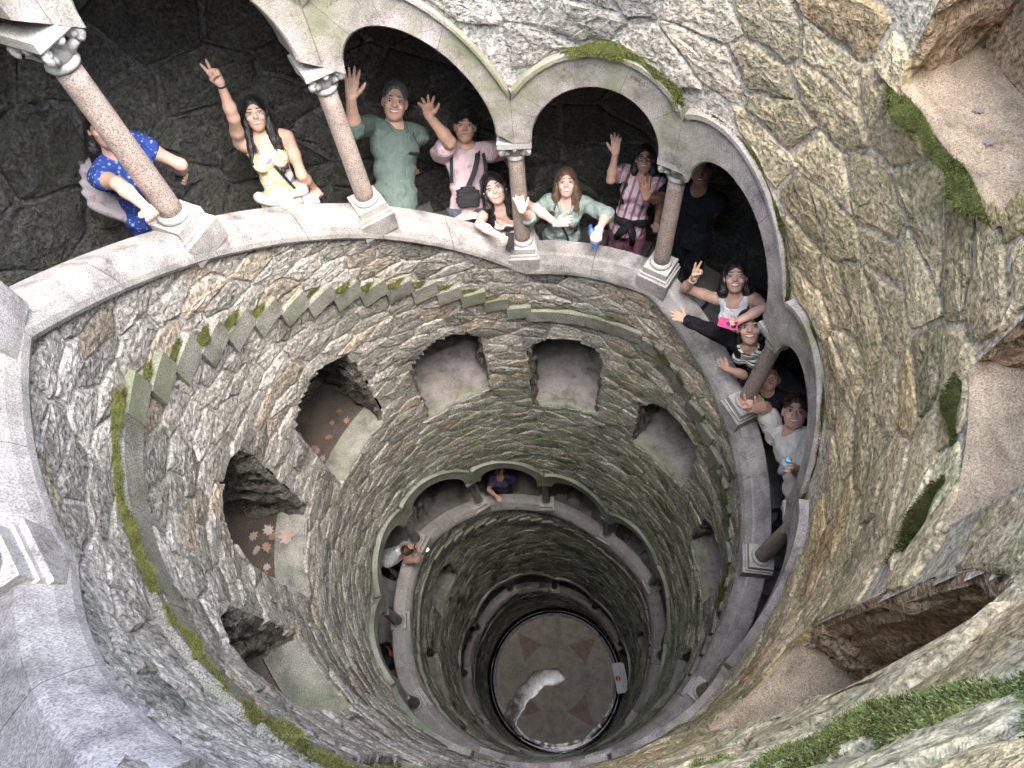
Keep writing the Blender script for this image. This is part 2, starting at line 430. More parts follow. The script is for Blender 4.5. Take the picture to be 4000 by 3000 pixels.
for i, q in enumerate(NICHES): niche(q, i)
# ---------------------------------------------------------------- arcade, coping, string course, stairs
arcade = empty('arcade', kind='structure')
LOWN = 5.5
def voussoir(m, t0, t1):
    B = MB(); K = 6; prof = []
    ri = .2227
    for rho_sets in (0,):
        secs = []
        for t in np.linspace(t0, t1, K+1):
            ro = min(.35, .2845/max(abs(math.cos(t)), 1e-6)); rim = ro if ro < .349 else ro-.014
            def pt(r, rho): return PN(m+.5+r*math.cos(t)/ARC*-1, rho, zr(m+.5-r*math.cos(t)/ARC)+.56+r*math.sin(t))
            front = .940; secs.append([pt(ri, 1.05), pt(ri, front+.006), pt(ri+.006, front), pt((ri+ro)/2, front), pt(rim, front), pt(rim+.001, front-(.010 if rim < ro else 0)), pt(ro, front-(.010 if rim < ro else 0)), pt(ro, 1.05)])
        B.grid([r+[r[0]] for r in secs])
        n = len(secs[0])+1; B.f.append(tuple(range(0, n-1))); B.f.append(tuple(len(secs)*n-n+k for k in range(n-2, -1, -1))); B.m += [0, 0]
    return B
for m in range(int(N0), int(N1)):
    ar = empty('arch', PN(m+.5, 1.0, zr(m+.5)+.78), parent=arcade)
    cuts = [0, .21, .40, .60, .79, 1.0]
    for a, b in zip(cuts[:-1], cuts[1:]):
        B = voussoir(m, math.pi*a+.002, math.pi*b-.002)
        o = B.build('voussoir', M['arch' if m < LOWN else 'arch_low'], parent=ar); o.matrix_parent_inverse = Matrix.Translation(-ar.location)
coping = empty('coping', kind='structure')
CP = [(1.052,.175),(1.050,.080),(1.043,.068),(.972,.060),(.962,.066),(.940,.105),(.931,.135),(.930,.155),(.936,.168),(.966,.176)]
def cop_seg(n0, n1):
    k = max(2, int((n1-n0)*14)); rows = []
    for n in np.linspace(n0, n1, k+1):
        j = .0006
        rows.append([PN(n, r, zr(n)-b) for r, b in CP]+[PN(n, CP[0][0], zr(n)-CP[0][1])])
    B = MB(); B.grid(rows, flip=True); w = len(CP)+1
    B.f.append(tuple(range(w-2, -1, -1))); B.f.append(tuple(len(rows)*w-w+q for q in range(w-1))); B.m += [0, 0]; return B
for m in range(int(N0), 25):
    for a, b in ((.0, .44+.1*rng.random()), (None, 1.0)):
        if a is None: a = lastb
        lastb = b
        if m+b > 24.3: continue
        cop_seg(m+a+.0015, m+b-.0015).build('coping_stone', M['coping' if m < LOWN else 'coping_low'], parent=coping)
# parapet back, gallery walls, ceiling
B = MB(); ns = np.arange(N0-.3, N1+.31, 1/12.)
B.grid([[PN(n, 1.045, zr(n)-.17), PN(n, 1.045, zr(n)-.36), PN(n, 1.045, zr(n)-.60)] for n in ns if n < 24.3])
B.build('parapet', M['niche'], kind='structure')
RG = 1.50
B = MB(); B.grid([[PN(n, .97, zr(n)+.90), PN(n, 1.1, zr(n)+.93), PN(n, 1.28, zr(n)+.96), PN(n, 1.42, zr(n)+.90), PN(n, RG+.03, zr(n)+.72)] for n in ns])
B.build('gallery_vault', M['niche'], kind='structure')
GT = lambda p, z: (*np.clip(np.array((.105, .10, .092))*(.75+.5*rng.random()), 0, 1), .25)  # gallery stones darkened, shade behind the arches painted into their colour
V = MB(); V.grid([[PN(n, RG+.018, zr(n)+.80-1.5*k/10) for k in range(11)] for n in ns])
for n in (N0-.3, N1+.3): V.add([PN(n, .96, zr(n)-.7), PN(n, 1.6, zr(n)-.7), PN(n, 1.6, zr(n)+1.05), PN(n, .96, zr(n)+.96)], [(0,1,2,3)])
me = V.mesh('gallery_wall'); set_tint(me, [(.15,.145,.135,.15)]*len(me.vertices)); gal = mk('gallery_wall', me, M['mortar'], kind='structure')  # bed darkened as well, gallery shade in its tint
w_, h_ = .30, .20; X = []; Y = []
na, nb = -4.5, 6.0; xa, xb = RG*math.radians(float(ph(na))), RG*math.radians(float(ph(nb)))
y2z = lambda x, y: y+SLOPE*((math.degrees(x/RG)-7.213)/BAY)
for j in range(-30, 4):
    for i in range(int(xa/w_), int(xb/w_)+1): X.append(i+.5*(j % 2)+rng.uniform(-.42, .42)); Y.append(j+rng.uniform(-.38, .38))
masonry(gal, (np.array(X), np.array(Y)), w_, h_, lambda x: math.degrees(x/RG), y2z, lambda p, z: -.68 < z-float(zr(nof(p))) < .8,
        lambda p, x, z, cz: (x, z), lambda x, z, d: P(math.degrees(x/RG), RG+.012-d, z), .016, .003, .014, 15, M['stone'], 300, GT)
# string course: a level dressed block under every step, a long one under every landing
string = empty('string_course', kind='structure'); stairs = empty('staircase', kind='structure')
def cblock(n0, n1, r0, r1, z0a, z1a, sub, ch=.006):
    rows = []
    for n in np.linspace(n0, n1, sub+1):
        rows.append([PN(n, r1, z0a), PN(n, r0+ch, z0a), PN(n, r0, z0a-ch), PN(n, r0, z1a+ch), PN(n, r0+ch, z1a), PN(n, r1, z1a), PN(n, r1, z0a)])
    B = MB(); B.grid(rows, flip=True); w = 7
    B.f.append(tuple(range(5, -1, -1))); B.f.append(tuple(len(rows)*w-w+q for q in range(6))); B.m += [0, 0]; return B
STEPS = []
for k in range(-3, 7):
    a = 4*k; la = (a, a+1); STEPS.append((la[0]-.02, la[1], 'l'))
    for i in range(16): STEPS.append((a+1+i*3/16, a+1+(i+1)*3/16, 's'))
for n0, n1, t in STEPS:
    if n0 < -9.2 or n1 > 25.2: continue
    zc = float(zr((n0+n1)/2))
    if n0 >= -5.3 and n1 < 24.4:
        zt = zc-.455
        if n0 < -4: zt = -1.40+.030*((-4-n0)/.1875) if n0 > -5.5 else -1.16+.06*((-5.5-n0)/.1875)
        cblock(n0+.002, n1-.002+(.03 if t == 's' else 0), .937-.004*rng.random(), .972, zt, zt-(.088+.01*rng.random()), 4 if t == 's' else 14).build('string_block', M['string'], parent=string)
    if n0 >= N0-.2:
        if t == 's': cblock(n0+.003, n1+.02, 1.046, RG+.03, zc-.50, zc-.62, 4, .004).build('step', M['step'], parent=stairs)
        else:
            for q in range(4):
                cblock(n0+(n1-n0)*q/4+.003, n0+(n1-n0)*(q+1)/4-.003, 1.046, RG+.03, zc-.50-.001*rng.random(), zc-.62, 4, .003).build('paving_slab', M['step'], parent=stairs)
# ---------------------------------------------------------------- columns
def col_frame(m):
    a = math.radians(float(ph(m))); out = np.array((math.sin(a), math.cos(a), 0)); tan = np.array((math.cos(a), -math.sin(a), 0)); return out, tan
def column(m, label):
    out, tan = col_frame(m); base = np.array(PN(m, 1.0, zr(m))); up = np.array((0,0,1.0))
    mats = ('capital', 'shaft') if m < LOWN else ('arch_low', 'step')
    root = empty('column', tuple(base), label=label, cat='column', group='columns of the spiral gallery', kind='thing')
    def bld(B, nm, mt, parent=root, smooth=False):
        o = B.build(nm, M[mt], parent=parent, smooth=smooth)
        if parent is root: o.matrix_parent_inverse = Matrix.Translation(-Vector(base))
        return o
    T = Matrix((( *tan,),( *out,),(0,0,1))).transposed().to_4x4(); T.translation = Vector(base)
    def fr(u, v, w): return tuple(base+S*(tan*u+out*v+up*w))
    SC = T @ Matrix.Scale(S, 4)
    B = MB(); B.lathe([(.0325-.0035*max(0, k/9-.2), -.012+.475*k/9) for k in range(10)], SC, 24); bld(B, 'shaft', mats[1], smooth=True)
    B = MB(); B.lathe([(.030,-.012),(.041,-.010),(.0445,-.004),(.0445,.002),(.041,.009),(.030,.012)], SC, 26); bld(B, 'base_ring', mats[0], smooth=True)
    B = MB(); B.box(fr(0, 0, -.028), S*tan*.052, S*out*.052, S*up*.017); B.box(fr(0, 0, -.051), S*tan*.058, S*out*.058, S*up*.0065); bld(B, 'plinth', mats[0] if m < LOWN else 'coping_low')
    B = MB(); B.box(fr(0, -.006, -.096), S*tan*.066, S*out*.063, S*up*.0385); bld(B, 'pedestal', 'coping' if m < LOWN else 'coping_low')
    B = MB(); B.lathe([(.029,.452),(.035,.455),(.0385,.462),(.035,.470),(.030,.472)], SC, 22)
    B.lathe([(.029,.468),(.030,.485),(.033,.503),(.042,.520),(.046,.532)], SC, 20); cap = bld(B, 'capital', mats[0], smooth=True)
    B = MB(); B.box(fr(0, 0, .546), S*tan*.0600, S*out*.0595, S*up*.0115); B.box(fr(0, 0, .5322), S*tan*.054, S*out*.0535, S*up*.004); bld(B, 'abacus', mats[0], parent=cap)
    for su in (-1, 1):
        for sv in (-1, 1):          # a rolled leaf under every corner
            B = MB(); d = (tan*su+out*sv)/math.sqrt(2); pts = []; rad = []
            for k in range(15):
                t = k/14; ang = -1.3+t*7.0; r_ = .0155*(1-.62*t)
                pts.append(base+S*(d*(.056+r_*math.cos(ang))+up*(.514+r_*math.sin(ang)))); rad.append(S*(.0095-.003*t))
            B.tube(pts, rad, 8); c_ = base+S*(d*.056+up*.514); B.sphere(tuple(c_), S*.0115, 9, 6)
            B.tube([base+S*(d*.028+up*.478), base+S*(d*.040+up*.492), base+S*(d*.053+up*.499)], [S*.009, S*.011, S*.009], 8)
            bld(B, 'volute', mats[0], parent=cap, smooth=True)
    for d in (tan, -tan, out, -out):
        B = MB(); B.sphere(tuple(base+S*(d*.047+up*.523)), S*.0105, 9, 7); bld(B, 'boss', mats[0], parent=cap, smooth=True)
    return root
CLAB = {-4:'granite column whose square base shows at the lower left edge, pale coping around it',
 -3:'granite column just left of the person in the blue patterned dress', -2:'thick leaning granite column in front of the person in the blue dress', -1:'granite column between the yellow top woman and the green shirted man',
 0:'granite column right beside the dark haired girl leaning out with a phone', 1:'granite column at the right of the woman with glasses and striped top', 2:'brown granite column in front of the striped tee girl and the small boy',
 3:'short looking brown column right below the man in the white T-shirt', 4:'brown column stub nearest the bottom right, above the earth coloured niche', 7:'column stub at the lower left curve of the second gallery turn',
 8:'column below the man bent over his phone on the second gallery turn', 9:'column directly beside the man bent over his phone', 10:'column at the left of the purple clad person on the second turn',
 11:'column at the right of the purple clad person on the second turn', 12:'second column to the right of the purple clad person', 13:'third column to the right of the purple clad person', 14:'column base at the right curve of the second turn, above the white sign',
 21:'left one of the two small columns at the far side of the lowest gallery', 22:'right one of the two small columns at the far side of the lowest gallery', 23:'small dark column right of the pair on the lowest gallery'}
for m in range(int(N0)+1, 26):
    column(m, CLAB.get(m, 'column under the near wall, below the bright moss' if m < 7 else 'dim column on the near or side curve of the lowest gallery turn'))
# ---------------------------------------------------------------- bottom of the well
FZ = 0.0
def disc(name, r0, r1, z, mat, seg=96, **k):
    B = MB(); B.grid([[(r*math.sin(2*math.pi*j/seg), r*math.cos(2*math.pi*j/seg), z_) for j in range(seg)] for r, z_ in ((r0, z), (r1, z))], wrap=True, flip=True); return B.build(name, mat, **k)
fl = disc('well_floor', 0.001, .8266*S, FZ+.016, M['floor'], kind='structure')
m_, nt, b_ = newmat('wet_slate'); p_ = wpos(nt); n_ = noise(nt, 30, 6, .7, p_)
nt.links.new(ramp(nt, n_, [(.3, (.06,.065,.075)), (.7, (.16,.165,.18))]), b_.inputs['Base Color']); nt.links.new(ramp(nt, noise(nt, 7, 5, .6, p_), [(.42, g3(.18)), (.6, g3(.6))]), b_.inputs['Roughness']); bump(nt, b_, n_, .15, .004); M['slate'] = m_
m_, nt, b_ = newmat('black_water'); p_ = wpos(nt); b_.inputs['Base Color'].default_value = (.006,.007,.008,1); b_.inputs['Roughness'].default_value = .04; b_.inputs['IOR'].default_value = 1.33
bump(nt, b_, noise(nt, 14, 3, .5, p_), .06, .01); M['water'] = m_
m_, nt, b_ = newmat('wet_kerb'); p_ = wpos(nt); n_ = noise(nt, 20, 6, .7, p_)
nt.links.new(ramp(nt, n_, [(.3, (.10,.10,.11)), (.7, (.34,.35,.37))]), b_.inputs['Base Color']); b_.inputs['Roughness'].default_value = .16; bump(nt, b_, n_, .12, .004); M['kerb'] = m_
m_, nt, b_ = newmat('puddle_water'); p_ = wpos(nt); b_.inputs['Base Color'].default_value = (.05,.045,.045,1); b_.inputs['IOR'].default_value = 1.42; nt.links.new(ramp(nt, noise(nt, 5, 5, .6, p_), [(.50, g3(.08)), (.75, g3(.3))]), b_.inputs['Roughness']); nt.links.new(nd(nt, 'ShaderNodeAttribute', attribute_name='tint').outputs['Alpha'], b_.inputs['Alpha'])
nt.links.new(ramp(nt, noise(nt, 9, 6, .7, p_), [(.35, (.09,.06,.055)), (.7, (.25,.24,.23))]), b_.inputs['Base Color']); bump(nt, b_, noise(nt, 40, 4, .6, p_), .10, .003); M['puddle'] = m_
gut = empty('gutter', kind='structure')
for k in range(28):          # slate kerb slabs round the floor
    B = MB(); a0, a1 = 360*k/28+.15, 360*(k+1)/28-.15
    rows = [[P(a0+(a1-a0)*j/5, r, ZF+z/S) for r, z in ((.828,.0),(.828,.014),(.872,.014),(.872,-.05))] for j in range(6)]
    B.grid(rows, flip=False); B.build('kerb_slab', M['slate'], parent=gut)
disc('water', .87*S, .958*S, -.03, M['water'], parent=gut)
B = MB(); seg = 120
B.grid([[(r*S*math.sin(2*math.pi*j/seg), r*S*math.cos(2*math.pi*j/seg), z) for j in range(seg)] for r, z in ((.900,-.05),(.902,-.012),(.913,-.012),(.915,-.05))], wrap=True, flip=True); B.build('water_channel_rim', M['kerb'], parent=gut)
disc('foundation', .0, 2.0*S, -.10, M['dirt'], kind='structure')
# star inlay
def tri(name, pts, z, mat):
    v = [P(a, r, ZF) for a, r in pts]; v = [(x, y, z) for x, y, _ in v]; return mk(name, mesh(name, v, [tuple(range(len(v)))]), mat, parent=fl)
for a in (-34, 56, 148, 236):
    v = [P(a-24, .47, ZF), P(a, .81, ZF), P(a+21, .46, ZF)]
    arcp = [P(a+21-45*k/6, .465-.02*math.sin(math.pi*k/6), ZF) for k in range(1, 6)]
    pts = [(x, y, FZ+.020) for x, y, _ in v+arcp]
    c = np.array(P(a, .55, ZF)); poly = tuple(range(len(pts)))[::-1]
    mk('star_point', mesh('star_point', pts, [poly]), M['floor_red'], parent=fl)
for a in (11, 102, 192, 281):
    pts = [(x, y, FZ+.020) for x, y, _ in (P(a-20, .40, ZF), P(a, .80, ZF), P(a+20, .40, ZF))]
    mk('star_point', mesh('star_point', pts, [(2,1,0)]), M['floor_grey'], parent=fl)
pts = [(*P(a, .13, ZF)[:2], FZ+.020) for a in range(0, 360, 12)]; mk('star_centre', mesh('star_centre', pts, [tuple(range(len(pts)))[::-1]]), M['floor_red'], parent=fl)
# puddle
pud = [(-77,.36),(-60,.17),(-20,.10),(20,.10),(70,.17),(100,.10),(150,.12),(190,.13),(-140,.20),(-143,.36),(-152,.50),(-150,.60),(-163,.70),(-168,.81),(-160,.822),(-147,.82),(-134,.82),(-129,.70),(-124,.60),(-114,.50),(-106,.46),(-90,.50)]
def _fl(x, y):
    v = np.array(FW)+np.array(FR)*(1850+x*.3797-2000)/FPX-np.array(FU)*(2350+y*.3797-1500)/FPX; c_ = np.array((0, CAMY*S, -ZF*S)); return (c_+v*(-c_[2]/v[2]))[:2]
po = np.array([_fl(x, y) for x, y in ((690,725),(760,705),(850,712),(890,742),(930,792),(860,822),(760,842),(715,862),(640,930),(565,1000),(530,1062),(470,1150),(425,1232),(450,1300),(500,1372),(440,1340),(350,1235),(335,1190),(400,1020),(455,905),(560,815),(610,748))])[::-1]; fine = []
for i in range(len(po)):                       # smooth outline
    p0, p1, p2, p3 = po[i-1], po[i], po[(i+1) % len(po)], po[(i+2) % len(po)]
    for k in range(6):
        t = k/6; fine.append(.5*((2*p1)+(-p0+p2)*t+(2*p0-5*p1+4*p2-p3)*t*t+(-p0+3*p1-3*p2+p3)*t**3)+rng.normal(0, .012, 2))
fine = np.array(fine); tg = np.roll(fine, -2, 0)-np.roll(fine, 2, 0); nm = np.stack([tg[:, 1], -tg[:, 0]], 1); nm /= np.linalg.norm(nm, axis=1)[:, None]+1e-9
sg = 1 if .5*(np.dot(fine[:, 0], np.roll(fine[:, 1], -1))-np.dot(fine[:, 1], np.roll(fine[:, 0], -1))) > 0 else -1
nf = len(fine); out = fine+nm*sg*(.07+.04*np.sin(np.arange(len(fine))*.35))[:, None]; Vp = [(x, y, FZ+.0245) for x, y in fine]+[(x, y, FZ+.0235) for x, y in out]
mp_ = mesh('puddle', Vp, [tuple(range(nf)) if sg > 0 else tuple(range(nf-1, -1, -1))]+[((i+1) % nf, i, nf+i, nf+(i+1) % nf) for i in range(nf)])
set_tint(mp_, [(1,1,1,.95)]*nf+[(0,0,0,0)]*nf); mk('puddle', mp_, M['puddle'], kind='structure')
# ground round the mouth of the well
m_, nt, b_ = newmat('ground_soil'); nt.links.new(ramp(nt, noise(nt, 3, 6, .6, wpos(nt)), [(.3, (.06,.08,.03)), (.7, (.16,.13,.08))]), b_.inputs['Base Color']); b_.inputs['Roughness'].default_value = .95; M['soil'] = m_
disc('ground', .96*S, 400, (RIM-ZF)*S, M['soil'], kind='structure')
# ---------------------------------------------------------------- moss
m_, nt, b_ = newmat('moss'); at_ = nd(nt, 'ShaderNodeAttribute', attribute_name='tint'); p_ = wpos(nt)
c_ = mix(nt, 1.0, at_.outputs['Color'], ramp(nt, noise(nt, 12, 5, .6, p_), [(.3, g3(.6)), (.7, g3(1.35))]), 'MULTIPLY'); nt.links.new(c_, b_.inputs['Base Color'])
b_.inputs['Roughness'].default_value = .9; b_.inputs['Specular IOR Level'].default_value = .1; M['moss'] = m_
def moss(path, width, thick, blade, dens, label, bright=1.0, brown=.12, patchy=0.0):
    """path: (n, rho, z) along the wall; the cushion grows inward and up"""
    pts = [np.array(PN(*p)) for p in path]; rad = []
    fine = []
    for i in range(len(pts)-1):
        L = np.linalg.norm(pts[i+1]-pts[i]); k = max(2, int(L/.03))
        for j in range(k): fine.append(pts[i]+(pts[i+1]-pts[i])*j/k)
    fine.append(pts[-1]); B = MB(); cols = []; rows = []; ph_ = rng.uniform(0, 9, 6)
    K = 7; N = len(fine)
    def fr(i):
        p = fine[i]; t = fine[min(i+1, N-1)]-fine[max(i-1, 0)]; t = t/np.linalg.norm(t)
        inn = -np.array((p[0], p[1], 0)); inn /= np.linalg.norm(inn); up = np.array((0, 0, 1.)); up = up-t*(t@up); up /= np.linalg.norm(up); return p, t, inn, up
    def cush(i, s_):
        p, t, inn, up = fr(i); e = min(1, i/3, (N-1-i)/3)**.5 if N > 6 else 1
        w = width*(.75+.3*math.sin(i*.31+ph_[0])+.2*math.sin(i*.83+ph_[1]))*(.25+.75*e); h = thick*(.8+.35*math.sin(i*.5+ph_[2]))*(.2+.8*e)
        a = math.pi*(s_*.5); return p+inn*(w*math.cos(a)*1.0)+up*(h*math.sin(a)), inn*math.cos(a)/1+up*math.sin(a)*1.0
    for i in range(N): rows.append([cush(i, k/K)[0] for k in range(K+1)]+[fine[i]])
    B.grid(rows); base = np.array((.135,.152,.048))*bright; cols += [(*(base*.55), 1)]*len(B.v)
    area = sum(np.linalg.norm(fine[i+1]-fine[i]) for i in range(N-1))*(width+thick)
    m = min(int(area*dens*2.6), 60000); ii = rng.integers(0, N, m); ss = rng.random(m)
    tabs = [[cush(i, k/24.) for k in range(25)] for i in range(N)]; TP = np.array([[c[0] for c in r] for r in tabs]); TN = np.array([[c[1] for c in r] for r in tabs]); TT = np.array([fr(i)[1] for i in range(N)])
    kk = np.minimum((ss*24).astype(int), 24); q = TP[ii, kk]+TT[ii]*rng.uniform(-.018, .018, (m, 1))+rng.normal(0, .005, (m, 3)); nr = TN[ii, kk]
    if patchy:
        ok = np.sin(ii*.22+ph_[3])+np.sin(ii*.57+ph_[4]) > -1.2+patchy*1.5; q = q[ok]; nr = nr[ok]; m = len(q)
    dd = nr+rng.normal(0, .6, (m, 3)); dd /= np.linalg.norm(dd, axis=1)[:, None]; L = .62*blade*(.5+rng.random((m, 1)))
    sd = np.cross(dd, rng.normal(0, 1, (m, 3))); sd *= blade*.13/np.linalg.norm(sd, axis=1)[:, None]
    VV = np.stack([q-sd, q+sd, q+dd*L], 1).reshape(-1, 3); n0 = len(B.v); B.v += [tuple(v) for v in VV]; B.f += [(n0+3*k, n0+3*k+1, n0+3*k+2) for k in range(m)]; B.m += [0]*m
    c = base*(.55+1.1*rng.random((m, 1))); br = rng.random(m) < brown; c[br] = np.array((.14,.10,.035))*(.7+.6*rng.random((br.sum(), 1)))
    cc = np.repeat(c, 3, 0)*np.tile(np.array([.75, .75, 1.25]), m)[:, None]; cols = np.concatenate([np.array(cols), np.concatenate([cc, np.ones((3*m, 1))], 1)])
    me = B.mesh('moss'); set_tint(me, cols); mk('moss', me, M['moss'], kind='stuff', label=label, cat='moss')
def lin(a, b, k): return [tuple(np.array(a)+(np.array(b)-np.array(a))*i/k) for i in range(k+1)]
moss(lin((-2.93,.945,-1.372),(-4.0,.945,-1.385),14), .04, .022, .014, 42000, 'long green moss cushion along the ledge at the left', 1.05, .25)
moss([(-4.02,.945,-1.385),(-4.2,.945,-1.37),(-4.45,.945,-1.33),(-4.7,.945,-1.28),(-5.0,.945,-1.20),(-5.3,.945,-1.13)], .042, .022, .014, 42000, 'green moss on the stepped ledge at the lower left', 1.1, .3)
for i in range(16):            # little cushions on the stepped blocks of the far side
    n0 = -3+i*3/16; zc = float(zr(n0+.09))-.455
    if i in (6, 15): continue
    moss(lin((n0+.02,.955,zc+.004),(n0+.12+.05*rng.random(),.955,zc+.004),3), .045+.02*rng.random(), .03, .016, 26000, 'small moss tuft on a stepped block of the far wall ledge', .8, .25)
moss(lin((.02,.958,float(zr(.5))-.452),(.95,.958,float(zr(.5))-.452),8), .03, .012, .012, 16000, 'thin moss along the level ledge above the arched niches', .6, .4, .6)
for k, (a, b) in enumerate(((1.1,1.5),(2.2,2.6),(2.9,3.3))):
    moss([(a+(b-a)*i/5,.945,float(zr(a+(b-a)*i/5))-.45) for i in range(6)], .05, .02, .014, 20000, 'thin moss on the stepped ledge at the right, %s niche' % ('above the shaded' if k == 0 else 'beside the narrow' if k == 1 else 'below the narrow'), .6, .3)
def arch_path(m, t0, t1, k=12, r=.345):
    out = []
    for t in np.linspace(t0, t1, k+1): n = m+.5-r*math.cos(t)/ARC; out.append((n, .952, float(zr(n))+.56+r*math.sin(t)))
    return out
moss(arch_path(0, 1.25, 2.45), .06, .06, .016, 42000, 'moss growing over the top of the level arch above the sage shirted woman', .95)
moss(arch_path(0, 1.0, 2.2, 12, .30), .018, .02, .022, 30000, 'hanging moss fringe on the face of the level arch', .7, .5, .5)
moss(arch_path(1, .85, 2.6), .022, .02, .018, 28000, 'dark moss line over the arch above the white tank top woman', .7, .3, .35)
moss(arch_path(2, .9, 2.7), .02, .016, .016, 24000, 'dark moss line over the arch above the white T-shirt man', .6, .4, .5)
moss(arch_path(-1, .7, 1.1, 6, .30), .02, .02, .02, 20000, 'moss patch on the arch face above the green shirted man', .6, .5)
moss([(-9.0,.952,-1.062),(-8.85,.945,-1.068),(-8.6,.943,-1.07),(-8.4,.945,-1.065),(-8.28,.952,-1.06)], .08, .05, .016, 42000, 'green moss cushion on the sill of the upper right niche', 1.1)
moss([(-7.86,.955,-1.27),(-7.7,.95,-1.28),(-7.6,.955,-1.29)], .06, .05, .014, 42000, 'moss tuft hanging from the right edge niche', .8)
moss([(-7.45,.955,-1.30),(-7.3,.955,-1.36),(-7.2,.955,-1.44)], .05, .04, .018, 30000, 'moss patch below the sandy niche at the right edge', .6, .3)
moss([(-6.13,.956,-.86),(-6.2,.956,-.79),(-6.27,.956,-.75),(-6.33,.956,-.70),(-6.36,.956,-.62),(-6.38,.956,-.5),(-6.39,.956,-.4)], .035, .17, .012, 90000, 'broad bright moss bank at the lower right corner', 1.8, .2)
moss([(-6.10,.955,-.93),(-6.08,.955,-1.02),(-6.06,.956,-1.12)], .035, .04, .012, 40000, 'bright moss tuft at the bottom edge right of centre', 2.0)
# ---------------------------------------------------------------- sign at the foot of the stairs
m_, nt, b_ = newmat('sign_white'); b_.inputs['Base Color'].default_value = (.78,.80,.84,1); b_.inputs['Roughness'].default_value = .45; M['sign'] = m_
m_, nt, b_ = newmat('sign_red'); b_.inputs['Base Color'].default_value = (.50,.025,.03,1); b_.inputs['Roughness'].default_value = .45; M['sign_red'] = m_
m_, nt, b_ = newmat('sign_ink'); b_.inputs['Base Color'].default_value = (.03,.03,.035,1); M['ink'] = m_
def sign():
    c = np.array(P(100, .885, ZF)); c[2] = .95
    right = np.array((0, 1.0, 0)); right = right-0.02*np.array((1, 0, 0)); right /= np.linalg.norm(right)   # reading direction
    upv = np.array((-.93, .0, .37)); upv /= np.linalg.norm(upv); upv = upv-right*(upv@right); upv /= np.linalg.norm(upv)
    nrm = np.cross(right, upv)
    root = empty('sign', (c[0], c[1], 0.0), label='white closure notice board with a red no entry symbol on the well floor', cat='sign'); IV = Matrix.Translation((-c[0], -c[1], 0))
    def L(u, v, w=0): return tuple(c+right*u+upv*v+nrm*w)
    B = MB(); W, H, T = .395, .185, .012
    prof = [(-W, H), (-W, -H*.55), (-W+.03, -H*.62), (-W+.05, -H), (W-.05, -H), (W-.02, -H*.8), (W, -H*.6), (W, H)]
    v = [L(a, b, T) for a, b in prof]+[L(a, b, -T) for a, b in prof]; n = len(prof)
    B.add(v, [tuple(range(n)), tuple(range(2*n-1, n-1, -1))]+[(i, n+i, n+(i+1) % n, (i+1) % n) for i in range(n)])
    o = B.build('panel', M['sign'], parent=root); o.matrix_parent_inverse = IV
    B = MB(); B.add([L(-.01+.075*math.cos(t), H*.50+.075*math.sin(t), T+.003) for t in np.linspace(0, 2*math.pi, 33)[:-1]], [tuple(range(32))]); o = B.build('no_entry_disc', M['sign_red'], parent=root); o.matrix_parent_inverse = IV
    B = MB(); B.add([L(-.01+a, H*.50+b, T+.006) for a, b in ((-.058,-.014),(.058,-.014),(.058,.014),(-.058,.014))], [(0,1,2,3)]); o = B.build('no_entry_bar', M['sign'], parent=root); o.matrix_parent_inverse = IV
    for txt, v0, size in (('ENCERRADO PARA PRESERVAÇÃO', -.045, .042), ('Pedimos desculpa pelo incómodo', -.080, .024), ('CLOSED FOR PRESERVATION', -.118, .030), ('We apologise for the inconvenience', -.150, .022)):
        cu = bpy.data.curves.new('notice_text', 'FONT'); cu.body = txt; cu.size = size; cu.align_x = 'CENTER'
        to = bpy.data.objects.new('notice_text', cu); COL.objects.link(to)
        dg = bpy.context.evaluated_depsgraph_get(); me = bpy.data.meshes.new_from_object(to.evaluated_get(dg)); bpy.data.objects.remove(to)
        Mx = Matrix((tuple(right), tuple(upv), tuple(nrm))).transposed().to_4x4(); Mx.translation = Vector(L(0, v0, T+.004)); me.transform(Mx)
        o = mk('notice_text', me, M['ink'], parent=root); o.matrix_parent_inverse = IV
    B = MB()
    for u in (-.25, .25):
        B.tube([L(u, H*.3, -T-.015), (*L(u, H*.3, 0)[:1], L(u, 0)[1], .02)], .016, 8)
    B.tube([L(-.25, 0, -T-.012), L(.25, 0, -T-.012)], .012, 6); m2, nt2, b2 = newmat('sign_frame'); b2.inputs['Base Color'].default_value = (.05,.05,.05,1); o = B.build('stand', m2, parent=root); o.matrix_parent_inverse = IV
sign()
# ---------------------------------------------------------------- dead leaves
m_, nt, b_ = newmat('dead_leaf'); oi = nd(nt, 'ShaderNodeObjectInfo'); nt.links.new(ramp(nt, oi.outputs['Random'], [(0, (.20,.11,.06)), (.4, (.25,.18,.13)), (1, (.38,.31,.27))]), b_.inputs['Base Color']); b_.inputs['Roughness'].default_value = .8; M['leaf'] = m_
def leaf_mesh():
    prof = [(0,-.5),(.12,-.38),(.34,-.40),(.24,-.2),(.48,-.08),(.26,.05),(.38,.27),(.16,.22),(0,.55)]; prof = prof+[(-x, y) for x, y in prof[-2:0:-1]]
    v = [(x, y, .22*x*x-.05*y+.03*math.sin(7*x+3*y)) for x, y in prof]+[(0, 0, -.02)]; n = len(prof)
    return mesh('dead_leaf', v, [(i, (i+1) % n, n) for i in range(n)])
LM = leaf_mesh(); LM.materials.append(M['leaf'])
def leaf(n, rho, z, size, label, group):
    o = mk('dead_leaf', LM, label=label, cat='leaf', group=group); o.location = PN(n, rho, z); o.scale = (size,)*3; o.rotation_euler = (rng.normal(0, .15), rng.normal(0, .15), rng.uniform(0, 6.28))
for i in range(10): leaf(-3.02+rng.uniform(-.26, .26), rng.uniform(1.09, 1.2), -2.745+.004, rng.uniform(.06, .12), 'pale dry leaf on the earth floor of the large left niche', 'leaves in the large left niche')
